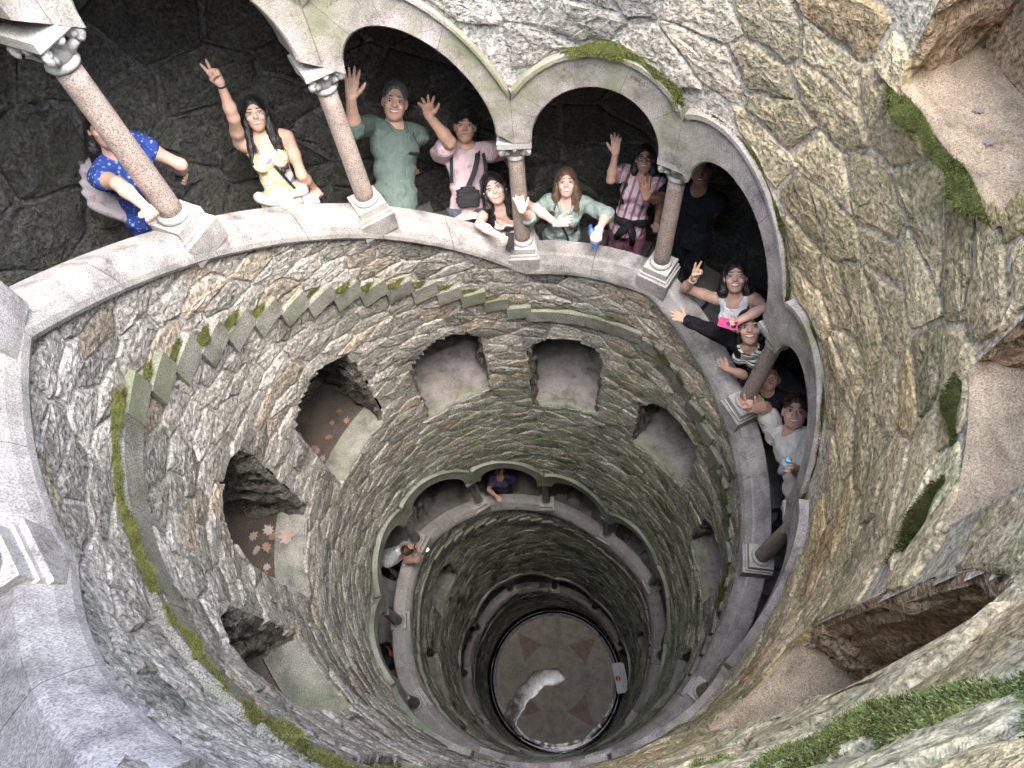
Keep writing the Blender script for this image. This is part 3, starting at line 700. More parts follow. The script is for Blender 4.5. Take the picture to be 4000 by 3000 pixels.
for i in range(10): leaf(-1.93+rng.uniform(-.25, .25), rng.uniform(1.09, 1.24), -3.065+.004, rng.uniform(.05, .10), 'pale dry leaf on the dark floor of the second niche from the left', 'leaves in the second niche')
leaf(-2.85, 1.03, -2.728, .17, 'single long leaf on the ledge of the large left niche', None); leaf(-.82, 1.0, -3.40, .12, 'reddish dry leaf on the niche floor left of centre', None)
for a, b in ((-8.75, 1.05), (-8.6, 1.02), (-8.45, 1.10)): leaf(a, b, -1.04, .055, 'brown leaf on the sandy sill of the upper right niche', 'leaves in the upper right niche')
for a, b in ((-7.6, 1.05), (-7.4, 1.02)): leaf(a, b, -1.255, .06, 'brown leaf on the sandy floor of the right edge niche', 'leaves in the right edge niche')
leaf(-6.75, 1.04, -1.81, .09, 'reddish leaf on the sill of the earth coloured niche at the lower right', None)
# ================================================================ people
CAM = np.array((0, CAMY*S, -ZF*S)); vFR, vFU, vFW = map(np.array, (FR, FU, FW))
def ray(px, py):
    v = vFW+vFR*(px-2000)/FPX-vFU*(py-1500)/FPX; return v/np.linalg.norm(v)
def on_cyl(px, py, rho):
    v = ray(px, py); A = v[0]**2+v[1]**2; Bq = CAM[0]*v[0]+CAM[1]*v[1]; C = CAM[0]**2+CAM[1]**2-(rho*S)**2
    return CAM+v*((-Bq+math.sqrt(Bq*Bq-A*C))/A)
def on_z(px, py, z): v = ray(px, py); return CAM+v*((z-CAM[2])/v[2])
def at_dist(px, py, c, d, far=False):
    v = ray(px, py); o = CAM-c; b = o@v; q = b*b-(o@o-d*d)
    if q < 0:
        p = CAM-v*b; return c+(p-c)/np.linalg.norm(p-c)*d
    return CAM+v*(-b+math.sqrt(q) if far else -b-math.sqrt(q))
unit = lambda v: v/(np.linalg.norm(v)+1e-12)
# ---- signed distance modelling
def cone(a, b, r1, r2): return ('c', np.array(a, float), np.array(b, float), r1, r2)
def ell(c, ax, r): return ('e', np.array(c, float), np.array(ax, float), np.array(r, float))     # ax: rows = axes
def d_prim(p, X):
    if p[0] == 'c':
        _, a, b, r1, r2 = p; ab = b-a; L = ab@ab+1e-12; t = np.clip(((X-a)@ab)/L, 0, 1)
        d = X-a-t[..., None]*ab; return np.sqrt((d*d).sum(-1))-(r1+(r2-r1)*t)
    _, c, ax, r = p; q = ((X-c)@ax.T)/r; k = np.sqrt((q*q).sum(-1)); return (k-1)*r.min() if r.max()/r.min() < 1.05 else k*(k-1)/(np.sqrt(((q/r)**2).sum(-1))+1e-9)
def smin(a, b, k):
    h = np.clip(.5+.5*(b-a)/k, 0, 1); return b+(a-b)*h-k*h*(1-h)
def field(prims, X, k):
    """smooth union on a regular grid; each primitive is only evaluated in its own neighbourhood"""
    f = np.full(X.shape[:3], .25); ax = (X[:, 0, 0, 0], X[0, :, 0, 1], X[0, 0, :, 2])
    for p in prims:
        lo, hi = bounds([p], .07); sl = tuple(slice(int(np.searchsorted(a, l)), int(np.searchsorted(a, h_))) for a, l, h_ in zip(ax, lo, hi))
        if any(q.stop <= q.start for q in sl): continue
        f[sl] = smin(f[sl], d_prim(p, X[sl]), k)
    return f
def nets(F, o, h):
    s = F < 0; nx, ny, nz = F.shape
    c = sum(s[i:nx-1+i, j:ny-1+j, k:nz-1+k].astype(np.int8) for i in (0,1) for j in (0,1) for k in (0,1))
    act = np.argwhere((c > 0) & (c < 8))
    if len(act) == 0: return np.zeros((0,3)), []
    idx = -np.ones((nx-1, ny-1, nz-1), int); idx[tuple(act.T)] = np.arange(len(act))
    acc = np.zeros((len(act), 3)); cnt = np.zeros(len(act))
    cor = [(i, j, k) for i in (0,1) for j in (0,1) for k in (0,1)]
    for a in range(8):
        for b in range(a+1, 8):
            da = np.array(cor[b])-np.array(cor[a])
            if abs(da).sum() != 1: continue
            fa = F[tuple((act+cor[a]).T)]; fb = F[tuple((act+cor[b]).T)]; m = (fa < 0) != (fb < 0)
            t = np.where(m, fa/(fa-fb+1e-20), 0); acc += np.where(m[:, None], np.array(cor[a])+t[:, None]*da, 0); cnt += m
    V = o+h*(act+acc/cnt[:, None]); Q = []
    for ax in range(3):
        sl0 = [slice(None)]*3; sl1 = [slice(None)]*3; sl0[ax] = slice(0, -1); sl1[ax] = slice(1, None)
        ch = np.argwhere(s[tuple(sl0)] != s[tuple(sl1)])
        b, d = (ax+1) % 3, (ax+2) % 3
        ok = (ch[:, b] >= 1) & (ch[:, d] >= 1) & (ch[:, b] < F.shape[b]-1) & (ch[:, d] < F.shape[d]-1); ch = ch[ok]
        def cell(ob, od): q = ch.copy(); q[:, b] += ob; q[:, d] += od; return idx[tuple(q.T)]
        q = np.stack([cell(-1,-1), cell(0,-1), cell(0,0), cell(-1,0)], 1); sg = s[tuple(ch.T)]
        q[~sg] = q[~sg][:, ::-1]; Q.append(q)
    return V, np.concatenate(Q)
def bounds(prims, pad):
    lo = np.full(3, 9e9); hi = -lo
    for p in prims:
        if p[0] == 'c':
            r = max(p[3], p[4]); lo = np.minimum(lo, np.minimum(p[1], p[2])-r); hi = np.maximum(hi, np.maximum(p[1], p[2])+r)
        else: r = p[3].max(); lo = np.minimum(lo, p[1]-r); hi = np.maximum(hi, p[1]+r)
    return lo-pad, hi+pad
def solid(prims, h, k=.03, fn=None, pad=.03, box=None):
    lo, hi = bounds(prims, pad) if box is None else box
    g = [np.arange(lo[i], hi[i]+h, h) for i in range(3)]; X = np.stack(np.meshgrid(*g, indexing='ij'), -1)
    F = field(prims, X, k)
    if fn is not None: F = fn(X, F)
    return nets(F, lo, h)
def mesh_np(name, parts):
    V = np.concatenate([p[0] for p in parts]) if parts else np.zeros((0,3)); off = 0; F = []
    for v, q in parts:
        if len(q): F.append(np.asarray(q)+off)
        off += len(v)
    F = np.concatenate(F); me = bpy.data.meshes.new(name); me.vertices.add(len(V)); me.vertices.foreach_set('co', V.ravel())
    me.loops.add(F.size); me.loops.foreach_set('vertex_index', F.ravel()); me.polygons.add(len(F)); me.polygons.foreach_set('loop_start', np.arange(0, F.size, 4))
    me.polygons.foreach_set('use_smooth', np.ones(len(F), bool)); me.update(); me.validate(); return me
# ---- materials of people
def cloth(name, col, pat='plain', col2=(1,1,1), scale=1.0, rough=.85):
    m, nt, b = newmat(name); a = nd(nt, 'ShaderNodeAttribute', attribute_name='tc'); v = a.outputs['Vector']
    sp = nd(nt, 'ShaderNodeSeparateXYZ'); nt.links.new(v, sp.inputs[0]); c = col
    if pat in ('hstripe', 'vstripe'):
        s_ = math_(nt, 'SINE', math_(nt, 'MULTIPLY', sp.outputs[2 if pat == 'hstripe' else 0], scale)); c = mix(nt, ramp(nt, s_, [(.45, g3(0)), (.55, g3(1))]), col, col2)
    elif pat == 'tie':
        mp = nd(nt, 'ShaderNodeMapping'); mp.inputs['Scale'].default_value = (1, 1, 2.6); mp.inputs['Rotation'].default_value = (0, .5, 0); nt.links.new(v, mp.inputs['Vector']); n_ = noise(nt, 4.2, 2, .5, mp.outputs[0], .8); c = ramp(nt, n_, [(.33, (.22,.19,.33)), (.39, (.75,.72,.62)), (.44, (.80,.62,.10)), (.50, (.80,.76,.62)), (.55, (.62,.33,.12)), (.59, (.78,.75,.66)), (.65, (.24,.20,.34))])
    elif pat == 'floral':
        vo = nd(nt, 'ShaderNodeTexVoronoi'); vo.inputs['Scale'].default_value = 34; nt.links.new(v, vo.inputs['Vector']); c = mix(nt, ramp(nt, vo.outputs['Distance'], [(.22, g3(1)), (.30, g3(0))]), col, col2)
    mf = nd(nt, 'ShaderNodeMapping'); mf.inputs['Scale'].default_value = (1.0, 1.0, .45); mf.inputs['Rotation'].default_value = (.2, .5, .3); nt.links.new(v, mf.inputs['Vector']); n_ = noise(nt, 20, 3, .5, mf.outputs[0], 1.2)
    c = mix(nt, 1.0, c, ramp(nt, n_, [(.3, g3(.86)), (.7, g3(1.08))]), 'MULTIPLY')
    nt.links.new(c, b.inputs['Base Color']); b.inputs['Roughness'].default_value = rough; b.inputs['Specular IOR Level'].default_value = .2
    bump(nt, b, n_, .8, .03); return m
def flat(name, col, rough=.5, emit=None, spec=.5):
    m, nt, b = newmat(name); b.inputs['Base Color'].default_value = (*col, 1); b.inputs['Roughness'].default_value = rough; b.inputs['Specular IOR Level'].default_value = spec
    if emit: b.inputs['Emission Color'].default_value = (*col, 1); b.inputs['Emission Strength'].default_value = emit
    return m
def skinmat(name, col):
    m, nt, b = newmat(name); p = wpos(nt); n_ = noise(nt, 22, 4, .6, p)
    nt.links.new(mix(nt, 1.0, col, ramp(nt, n_, [(.3, (.88,.82,.80)), (.7, (1.06,1.04,1.02))]), 'MULTIPLY'), b.inputs['Base Color']); b.inputs['Roughness'].default_value = .48
    b.inputs['Specular IOR Level'].default_value = .35; return m
def hairmat(name, col):
    m, nt, b = newmat(name); p = wpos(nt); n_ = noise(nt, 120, 3, .7, p); nt.links.new(mix(nt, 1.0, col, ramp(nt, n_, [(.3, g3(.5)), (.7, g3(1.6))]), 'MULTIPLY'), b.inputs['Base Color'])
    b.inputs['Roughness'].default_value = .42; bump(nt, b, n_, .6, .006); return m
SK = {'fair': skinmat('skin_fair', (.70,.49,.41)), 'tan': skinmat('skin_tan', (.58,.38,.295)), 'mid': skinmat('skin_mid', (.50,.315,.235)), 'dark': skinmat('skin_brown', (.34,.20,.145))}
HM = {'black': hairmat('hair_black', (.012,.010,.010)), 'brown': hairmat('hair_brown', (.055,.030,.018)), 'grey': hairmat('hair_grey', (.11,.11,.115)), 'dblond': hairmat('hair_dark_blond', (.11,.065,.038))}
EYE = flat('eye_white', (.52,.50,.48), .35); IRIS = flat('eye_iris', (.02,.012,.008), .15); TEETH = flat('teeth', (.82,.80,.75), .3); BLK = flat('black_cloth', (.012,.012,.014), .8)
LIPS = {k: flat('lips_'+k, v, .45) for k, v in dict(fair=(.50,.17,.15), tan=(.42,.13,.11), mid=(.32,.12,.095), dark=(.22,.09,.075)).items()}
DKPL = flat('black_plastic', (.012,.012,.014), .3); WHPL = flat('white_plastic', (.75,.75,.76), .4)
def hand_prims(w, d, nrm, thumb, pose, s, spread=.22):
    """w wrist, d finger direction, nrm palm normal (towards the viewer), thumb: unit vector to the thumb side"""
    t = unit(thumb-d*(thumb@d)); n = unit(np.cross(d, t)); n = n if n@nrm > 0 else -n; H = []
    def q(x, y, z=0): return w+s*(t*x+d*y+n*z)
    kn = [(.030,.092,.0), (.010,.096,.002), (-.010,.092,.001), (-.028,.082,-.002)]; ln = (.072,.080,.073,.057)
    for (x, y, z), r in zip(kn, (.0145,.0150,.0145,.013)): H.append(cone(q(x*.55, .008), q(x, y, z), .0165*s, r*s))
    H.append(cone(q(.022,.03,.004), q(-.018,.035,.004), .015*s, .015*s))
    curl = {'open': (.10,.05,.10,.18), 'V': (.0,.0,2.0,2.0), 'relax': (.5,.55,.6,.65), 'grip': (1.25,1.3,1.35,1.4), 'point': (.15,.9,1.1,1.2)}[pose]
    fan = {'open': (.20,.05,-.12,-.30), 'V': (.20,-.14,-.05,-.1)}.get(pose, (.06,0,-.05,-.12))
    for i in range(4):
        p = np.array(kn[i]); L = ln[i]; a = fan[i]*spread/.22; c = curl[i]; pt = q(*p); dirv = unit(d*math.cos(a)+t*math.sin(a)); ang = 0
        for seg, (fl_, r1, r2) in enumerate(((.46,.0098,.0088), (.30,.0088,.0080), (.26,.0080,.0068))):
            ang += c*(.62 if seg == 0 else .75 if seg == 1 else .5); dd = dirv*math.cos(ang)+n*math.sin(ang); nx = pt+s*L*fl_*dd; H.append(cone(pt, nx, r1*s, r2*s)); pt = nx
    if pose == 'V': th = [(.024,.022,.004), (.034,.055,.020), (.014,.072,.034), (-.006,.078,.036)]
    elif pose in ('grip', 'relax', 'point'): th = [(.024,.020,.006), (.046,.048,.018), (.050,.078,.030), (.044,.100,.038)]
    else: th = [(.022,.020,.004), (.048,.046,.010), (.068,.072,.012), (.080,.096,.010)]
    for a, b, r1, r2 in zip(th[:-1], th[1:], (.0155,.0125,.0105), (.0130,.0108,.0088)): H.append(cone(q(*a), q(*b), r1*s, r2*s))
    return H
TORSO = {}
def person(label, H, head, rho, pel, hup=0, look=None, yaw=0, sex='f', skin='fair', hair=('long', 'black'), top=None, bottom=None, arms=(), smile=True, slim=1.0, name='person', lookdown=None, hscale=1.0, shw=1.0, glasses=False):
    s = H/1.70; hc = on_cyl(*head, rho)                                 # head centre
    n_ = float(nof(math.degrees(math.atan2(hc[0], hc[1]))+(360 if lookdown is not None or rho < 0 else 0)))
    if lookdown is not None: n_ = lookdown
    fz = (float(zr(n_))-.50-ZF)*S
    fd = unit((CAM-hc) if look is None else np.array(look, float)); im_up = vFU*math.cos(math.radians(hup))+vFR*math.sin(math.radians(hup))
    hu = unit(im_up-fd*(im_up@fd)); hl = np.cross(fd, hu); hs = s**.5*hscale*.98     # head frame: hl = person's left... sign-free
    neck = hc-hu*.098*hs-fd*.018*hs; neck = neck+np.array((0, 0, -.036*s))-fd*.012
    pel_p = on_z(*pel, fz+.53*H)
    if np.linalg.norm(pel_p-neck) > .75*s: pel_p = neck+unit(pel_p-neck)*.6*s
    def inside(v, rmin):       # bodies stay on the gallery side of the parapet
        r_ = math.hypot(v[0], v[1]); v = np.array(v, float)
        if r_ < rmin*S: v[:2] *= rmin*S/r_
        return v
    pel_p = inside(pel_p, 1.115)
    tu = unit(neck-pel_p); pc = inside(neck-tu*.50*s, 1.115); tu = unit(neck-pc)
    face = CAM-pc; face = np.array((face[0], face[1], 0)); ca, sa = math.cos(math.radians(yaw)), math.sin(math.radians(yaw)); face = np.array((face[0]*ca-face[1]*sa, face[0]*sa+face[1]*ca, 0))
    tf = unit(face-tu*(face@tu)); tl = np.cross(tf, tu); tl = tl if tl@vFR > 0 else -tl
    root = empty(name, (pc[0], pc[1], fz), label=label, cat='person', kind='thing', group='visitors waving up from the gallery'); IV = Matrix.Translation((-pc[0], -pc[1], -fz))
    def T(u, v, w): return pc+s*(tl*u+tf*v+tu*w)
    def put(o): o.matrix_parent_inverse = IV; return o
    AX = np.array((tl, tf, tu)); fem = sex == 'f'; sw = (.165 if fem else .19)*shw; wd = slim
    torso = [ell(T(0, 0, .02), AX, (.155*s*wd, .105*s*wd, .12*s)), ell(T(0, 0, .18), AX, ((.118 if fem else .138)*s*wd, .092*s*wd, .13*s)), ell(T(0, .005, .34), AX, ((.138 if fem else .160)*s*wd, .102*s*wd, .15*s)),
             cone(T(-sw*.72, -.01, .445), T(sw*.72, -.01, .445), .060*s, .060*s), cone(T(0, -.01, .44), T(0, -.01, .49), .085*s, .058*s)]
    if fem: torso += [ell(T(-.066, .078, .325), AX, (.058*s, .050*s, .058*s)), ell(T(.066, .078, .325), AX, (.058*s, .050*s, .058*s))]
    bodyp = list(torso)+[cone(neck+tu*.0-tf*.005, hc-hu*.045*hs-fd*.02*hs, .056*s*(.9 if fem else 1.05), .052*s*(.9 if fem else 1.05))]
    L1, L2 = .285*s, .255*s; armp = []; handparts = []; info = []
    for side, A in zip((-1, 1), arms):
        sh = T(side*sw, -.01, .435)
        if A is None: info.append(None); continue
        if A.get('raise'): sh = sh+tu*.035*s
        w_ = at_dist(*A['wrist'], sh, A.get('reach', .9)*(L1+L2), A.get('far', False))
        if 'rho' in A: w_ = on_cyl(*A['wrist'], A['rho']); dd = w_-sh; D = np.linalg.norm(dd); w_ = sh+dd*min(1, .985*(L1+L2)/D)
        dd = w_-sh; D = np.linalg.norm(dd); x = (L1*L1-L2*L2+D*D)/(2*D); rr = math.sqrt(max(L1*L1-x*x, 1e-6)); ax = dd/D
        e1 = unit(np.cross(ax, (0.3, .2, .9))); e2 = np.cross(ax, e1); best = None
        for k in range(48):
            a = 2*math.pi*k/48; e = sh+ax*x+rr*(e1*math.cos(a)+e2*math.sin(a)); q = cam_px(e); sc_ = math.hypot(q[0]-A['elbow'][0], q[1]-A['elbow'][1])+(400 if np.linalg.norm(e[:2]-pc[:2]) < .1*s else 0)
            if best is None or sc_ < best[0]: best = (sc_, e)
        e = best[1]; fat = 1.0 if fem else 1.18
        up_ = [cone(sh, sh+(e-sh)*.45, .050*s*fat*.95, .043*s*fat), cone(sh+(e-sh)*.45, e, .043*s*fat, .036*s*fat)]
        fo = [cone(e, e+(w_-e)*.3, .037*s*fat, .038*s*fat), cone(e+(w_-e)*.3, w_, .038*s*fat, .025*s*fat)]
        armp += up_+fo; tip = at_dist(*A['tip'], w_, .17*s, A.get('tipfar', False)); d = unit(tip-w_)
        th = vFR*A['thumb'][0]-vFU*A['thumb'][1]; nrm = CAM-w_ if not A.get('back') else w_-CAM
        hp = hand_prims(w_-d*.005*s, d, nrm, th, A.get('pose', 'open'), s*A.get('hs', 1.0)*(.93 if fem else 1.03), A.get('spread', .22))+[cone(w_-unit(w_-e)*.05*s, w_, .0285*s*fat, .025*s*fat)]
        handparts.append(solid(hp, .0042*max(.8, s), .010, pad=.02)); info.append(dict(sh=sh, e=e, w=w_, d=d, fat=fat, th=th))
    bodyp += armp
    # legs
    legs = []; shoes = []
    for side in (-1, 1):
        hip = T(side*.085, 0, 0); kn = np.array((hip[0]*.5+pc[0]*.5+tl[0]*side*.05, hip[1]*.5+pc[1]*.5+tl[1]*side*.05, fz+.27*H))+unit(face)*.03; kn = inside(kn, 1.125); an = inside(np.array((kn[0], kn[1], fz+.07))-unit(face)*.02, 1.16)
        legs += [cone(hip, kn, .085*s*wd, .058*s), cone(kn, an, .056*s, .040*s)]; shoes.append((an, unit(face)))
    hair_s, hair_c = hair
    # head
    def h(x, y, z): return hc+hs*(hl*x+fd*y+hu*z)
    HX = np.array((hl, fd, hu)); jaw = .058 if fem else .064
    hp = [ell(h(0,-.015,.032), HX, np.array((.074,.094,.084))*hs), ell(h(0,.018,-.025), HX, np.array((jaw+.004,.070,.082))*hs), ell(h(0,.040,-.070), HX, np.array((jaw*.72,.046,.042))*hs),
          cone(h(0,-.02,-.05), neck, .052*s*(.9 if fem else 1.05), .054*s*(.9 if fem else 1.05))]
    nose = [cone(h(0,.084,.018), h(0,.104,-.016), .0085*hs, .0125*hs), cone(h(-.011,.092,-.020), h(.011,.092,-.020), .0085*hs, .0085*hs), ell(h(-.040,.062,-.022), HX, np.array((.022,.022,.020))*hs), ell(h(.040,.062,-.022), HX, np.array((.022,.022,.020))*hs),
            ell(h(0,.080,.030), HX, np.array((.052,.014,.012))*hs), ell(h(0,.086,-.054), HX, np.array((.024,.011,.014))*hs)]
    ears = [ell(h(sg*.076,-.006,-.004), HX, np.array((.010,.018,.030))*hs) for sg in (-1, 1)]
    def hf(X, F):
        F = smin(F, field(nose+ears, X, .008), .012)
        for sg in (-1, 1):
            dcs = np.sqrt((((X-h(sg*.031,.092,.008))@HX.T/np.array((.019,.014,.012))/hs)**2).sum(-1)); F = np.maximum(F, -(dcs-1)*.012*hs)
        return F
    lo = hc-.16*s; hi = hc+.16*s
    headpart = solid(hp, .0055*hs, .022, hf, box=(lo, hi))
    parts = [solid(bodyp, .0125, .028), headpart]+handparts
    if bottom and bottom.get('bare'): parts.append(solid(legs, .015, .02))
    body = put(mk('body', mesh_np('body', parts), SK[skin], parent=root))
    # face
    def eye(sg):
        B = MB(); c = h(sg*.031,.0742,.008); B.sphere(tuple(c), .0120*hs, 10, 8); o = put(B.build('eye', EYE, parent=root, smooth=True))
        B = MB(); B.sphere(tuple(c+fd*.0062*hs), .0074*hs, 8, 6); i_ = B.build('iris', IRIS, parent=o, smooth=True)
        B = MB(); B.tube([h(sg*x, y, z) for x, y, z in ((.014,.0905,.0345), (.027,.0905,.0380), (.040,.083,.0345), (.048,.074,.027))], [.0032*hs, .0042*hs, .0036*hs, .002*hs], 6); put(B.build('eyebrow', HM['black' if hair_c in ('black', 'brown', 'grey') else 'dblond'], parent=root, smooth=True))
        B = MB(); B.tube([h(sg*x, y, z) for x, y, z in ((.018,.0835,.013), (.025,.0865,.0195), (.034,.0855,.0205), (.043,.077,.014))], [.0012*hs, .0022*hs, .0022*hs, .0014*hs], 5); put(B.build('eyelash', HM['black'], parent=root))
    for sg in (-1, 1): eye(sg)
    mw = .030 if smile else .021; up2 = .008 if smile else .001
    def mth(f, zz, yy): return [h(mw*f*x, yy-.016*x*x, -.050+zz+up2*x*x) for x in np.linspace(-1, 1, 9)]
    B = MB(); B.tube(mth(1, .0055, .0970), [.0018*hs]+[.0034*hs]*7+[.0018*hs], 6); B.tube(mth(.92, -.0095 if smile else -.004, .0955), [.0018*hs]+[.0044*hs]*7+[.0018*hs], 6); put(B.build('lips', LIPS[skin], parent=root, smooth=True))
    if smile: B = MB(); B.tube(mth(.86, -.0015, .0965), [.002*hs]+[.0052*hs]*7+[.002*hs], 6); put(B.build('teeth', TEETH, parent=root, smooth=True))
    # hair
    hp = [ell(h(0,-.022,.042), HX, np.array((.0845,.100,.092))*hs)]; cut = ell(h(0,.105,-.042), HX, np.array((.060,.108,.114))*hs); strands = []
    if hair_s in ('long', 'longfront', 'longwavy'):
        for sg in (-1, 1): strands += [cone(h(sg*.062,-.03,.01), h(sg*.082,-.045,-.10), .040*hs, .040*hs), cone(h(sg*.082,-.045,-.10), T(sg*.085 if hl@tl > 0 else sg*-.085, -.075, .36), .042*hs, .035*hs)]
        strands += [cone(h(0,-.075,-.02), T(0, -.105, .36), .060*hs, .050*hs), cone(T(0, -.105, .36), T(0, -.11, .24), .055*hs, .035*hs)]
        if hair_s == 'longfront':
            e_ = np.array(hair[2]) if len(hair) > 2 else None
            for k, (u0, u1, w1) in enumerate(((.075, .10, .26), (.055, .065, .23), (-.075, -.12, .34))):
                sg = 1 if hl@tl > 0 else -1; strands += [cone(h(sg*u0,-.01,-.03), T(u0*1.25, .055, .44), .026*hs, .026*hs), cone(T(u0*1.25, .055, .44), T(u1, .105, w1), .026*hs, .014*hs)]
    elif hair_s == 'short': cut = ell(h(0,.105,-.045), HX, np.array((.074,.112,.138))*hs); hp = [ell(h(0,-.020,.046), HX, np.array((.080,.096,.088))*hs)]
    elif hair_s == 'wavy': hp = [ell(h(0,-.018,.054), HX, np.array((.083,.100,.090))*hs)]; cut = ell(h(0,.105,-.045), HX, np.array((.070,.105,.122))*hs)
    elif hair_s == 'mop': hp = [ell(h(0,-.012,.060), HX, np.array((.088,.105,.090))*hs)]; cut = ell(h(0,.105,-.060), HX, np.array((.066,.098,.122))*hs)
    elif hair_s == 'tied': hp = [ell(h(0,-.022,.040), HX, np.array((.0835,.099,.091))*hs)]; strands = [cone(h(sg_*.070,-.02,.02), h(sg_*.072,-.045,-.07), .022*hs, .024*hs) for sg_ in (-1, 1)]+[cone(h(0,-.085,-.02), T(.09, -.06, .44), .040*hs, .036*hs), cone(T(.09, -.06, .44), T(.125, .05, .40), .036*hs, .030*hs), cone(T(.125, .05, .40), T(.13, .09, .31), .030*hs, .016*hs)]
    elif hair_s == 'bun': hp = [ell(h(0,-.022,.040), HX, np.array((.083,.099,.091))*hs)]; strands = [cone(h(sg_*.068,-.02,.02), h(sg_*.070,-.045,-.08), .024*hs, .026*hs) for sg_ in (-1, 1)]+[cone(h(0,-.10,.03), h(0,-.125,.0), .04*hs, .03*hs)]
    def hairf(X, F):
        q = (X-hc)@HX.T/hs
        d = d_prim(cut, X); F = np.maximum(F, -d)
        low = (q[..., 2] < -.05) & (q[..., 1] > -.02) if hair_s in ('short', 'mop', 'wavy') else (q[..., 2] < -9)
        F = np.where(low, np.maximum(F, .01), F)
        if hair_s in ('short', 'mop', 'wavy'): F = np.maximum(F, (-(q[..., 2]+.055+.25*np.minimum(q[..., 1], 0)))*.8*hs)
        if strands: F = smin(F, field(strands, X, .02), .02)
        am = .0095 if hair_s == 'mop' else .0075 if hair_s == 'wavy' else .0030
        wv = np.sin(q[..., 0]*210+q[..., 2]*18+4*np.sin(q[..., 2]*40))*np.sin(q[..., 1]*150+2) if hair_s not in ('mop', 'wavy') else np.sin(q[..., 0]*170+3*np.sin(q[..., 2]*60))*np.sin(q[..., 1]*160)*np.sin(q[..., 2]*150+1)
        return F+am*wv*hs
    lo, hi = bounds(hp+strands, .03); put(mk('hair', mesh_np('hair', [solid(hp, .0062, .02, hairf, box=(lo, hi))]), HM[hair_c], parent=root))
    if hair_s in ('long', 'longfront', 'longwavy', 'tied'):
        B = MB(); front = hair_s == 'longfront'
        for k in range(70):
            sg = -1 if k % 2 else 1; u0 = sg*rng.uniform(.03, .085); y0 = rng.uniform(-.07, .035); sgt = sg if hl@tl > 0 else -sg
            fr_ = front and rng.random() < .6; wv = rng.uniform(.0, .02)
            end = T(sgt*rng.uniform(.04, .13), rng.uniform(.07, .12) if fr_ else rng.uniform(-.12, -.03), rng.uniform(.22, .40) if hair_s != 'tied' else rng.uniform(.46, .52))
            pts = [h(u0*.35, y0*.6, .122), h(u0*.9, y0, .095), h(sg*rng.uniform(.080, .092), y0-.02, .02), h(sg*rng.uniform(.078, .098), y0-.035, -.06)]
            m0 = pts[-1]; pts += [m0+(end-m0)*t_+tl*wv*math.sin(7*t_+k)+tf*(.02*math.sin(3.1*t_)) for t_ in (.3, .6, .85, 1.0)]
            B.tube(pts, [.0015, .003, .0034, .0034, .0032, .003, .0024, .001], 4)
        put(B.build('hair_strands', HM[hair_c], parent=root, smooth=True, kind='stuff'))
    elif hair_s in ('mop', 'wavy', 'short'):
        B = MB(); nrm_ = {'mop': 150, 'wavy': 130, 'short': 90}[hair_s]; Lk = {'mop': .030, 'wavy': .026, 'short': .010}[hair_s]
        for k in range(nrm_):
            a_ = rng.uniform(0, 2*math.pi); b_2 = rng.uniform(.15, 1.0); dz_ = math.sin(b_2*1.5); rr_ = math.cos(b_2*1.5); dv = np.array((rr_*math.cos(a_), rr_*math.sin(a_), dz_))
            p0 = h(dv[0]*.080, -.016+dv[1]*.096, .05+dv[2]*.084)
            if (p0-hc)@fd > .07*hs and (p0-hc)@hu < .07*hs: continue
            nv = unit(hl*dv[0]+fd*dv[1]+hu*dv[2]); tv = unit(np.cross(nv, rng.normal(0, 1, 3)))
            B.tube([p0-nv*.004, p0+nv*Lk*.5+tv*Lk*.5, p0+nv*Lk*.45+tv*Lk*1.2], [.004, .0042, .0015], 4)
        put(B.build('hair_strands', HM[hair_c], parent=root, smooth=True, kind='stuff'))
    # clothes
    def tcoord(me):
        V = np.empty(len(me.vertices)*3); me.vertices.foreach_get('co', V); V = (V.reshape(-1, 3)-pc)@AX.T/s
        a = me.attributes.new('tc', 'FLOAT_VECTOR', 'POINT'); a.data.foreach_set('vector', V.astype(np.float32).ravel())
    rs = rng.uniform(0, 6, 6)
    def garment(nm, prims, mat, off, hem, neckcut, k=.03, res=.0115, extra=None, fold=.0045, vneck=0.0, strap=None):
        def gf(X, F):
            q = (X-pc)@AX.T/s; F = F-off
            F = F+fold*(np.sin(q[..., 2]*42+9*q[..., 0]+rs[0])*np.sin(q[..., 0]*26+rs[1]+6*q[..., 2])+.6*np.sin(q[..., 2]*75-30*q[..., 0]+rs[2])*np.sin(q[..., 1]*31+rs[3]))
            if hem is not None: F = np.maximum(F, (hem+.006*np.sin(q[..., 0]*30+rs[4])-q[..., 2])*s)
            if neckcut: 
                dn = np.sqrt((q[..., 0]/1.0)**2+((q[..., 1]-.035)/1.15)**2+((q[..., 2]-.515-.02)/(1.0+vneck))**2)-neckcut; F = np.maximum(F, -dn*s)
            if strap is not None: F = np.maximum(F, np.where(np.abs(np.abs(q[..., 0])-strap[1]) < strap[2], -1, (q[..., 2]-strap[0]))*s*.8)
            if extra is not None: F = extra(X, q, F)
            return F
        me = mesh_np(nm, [solid(prims, res, k, gf, pad=.05)]); tcoord(me); return put(mk(nm, me, mat, parent=root))
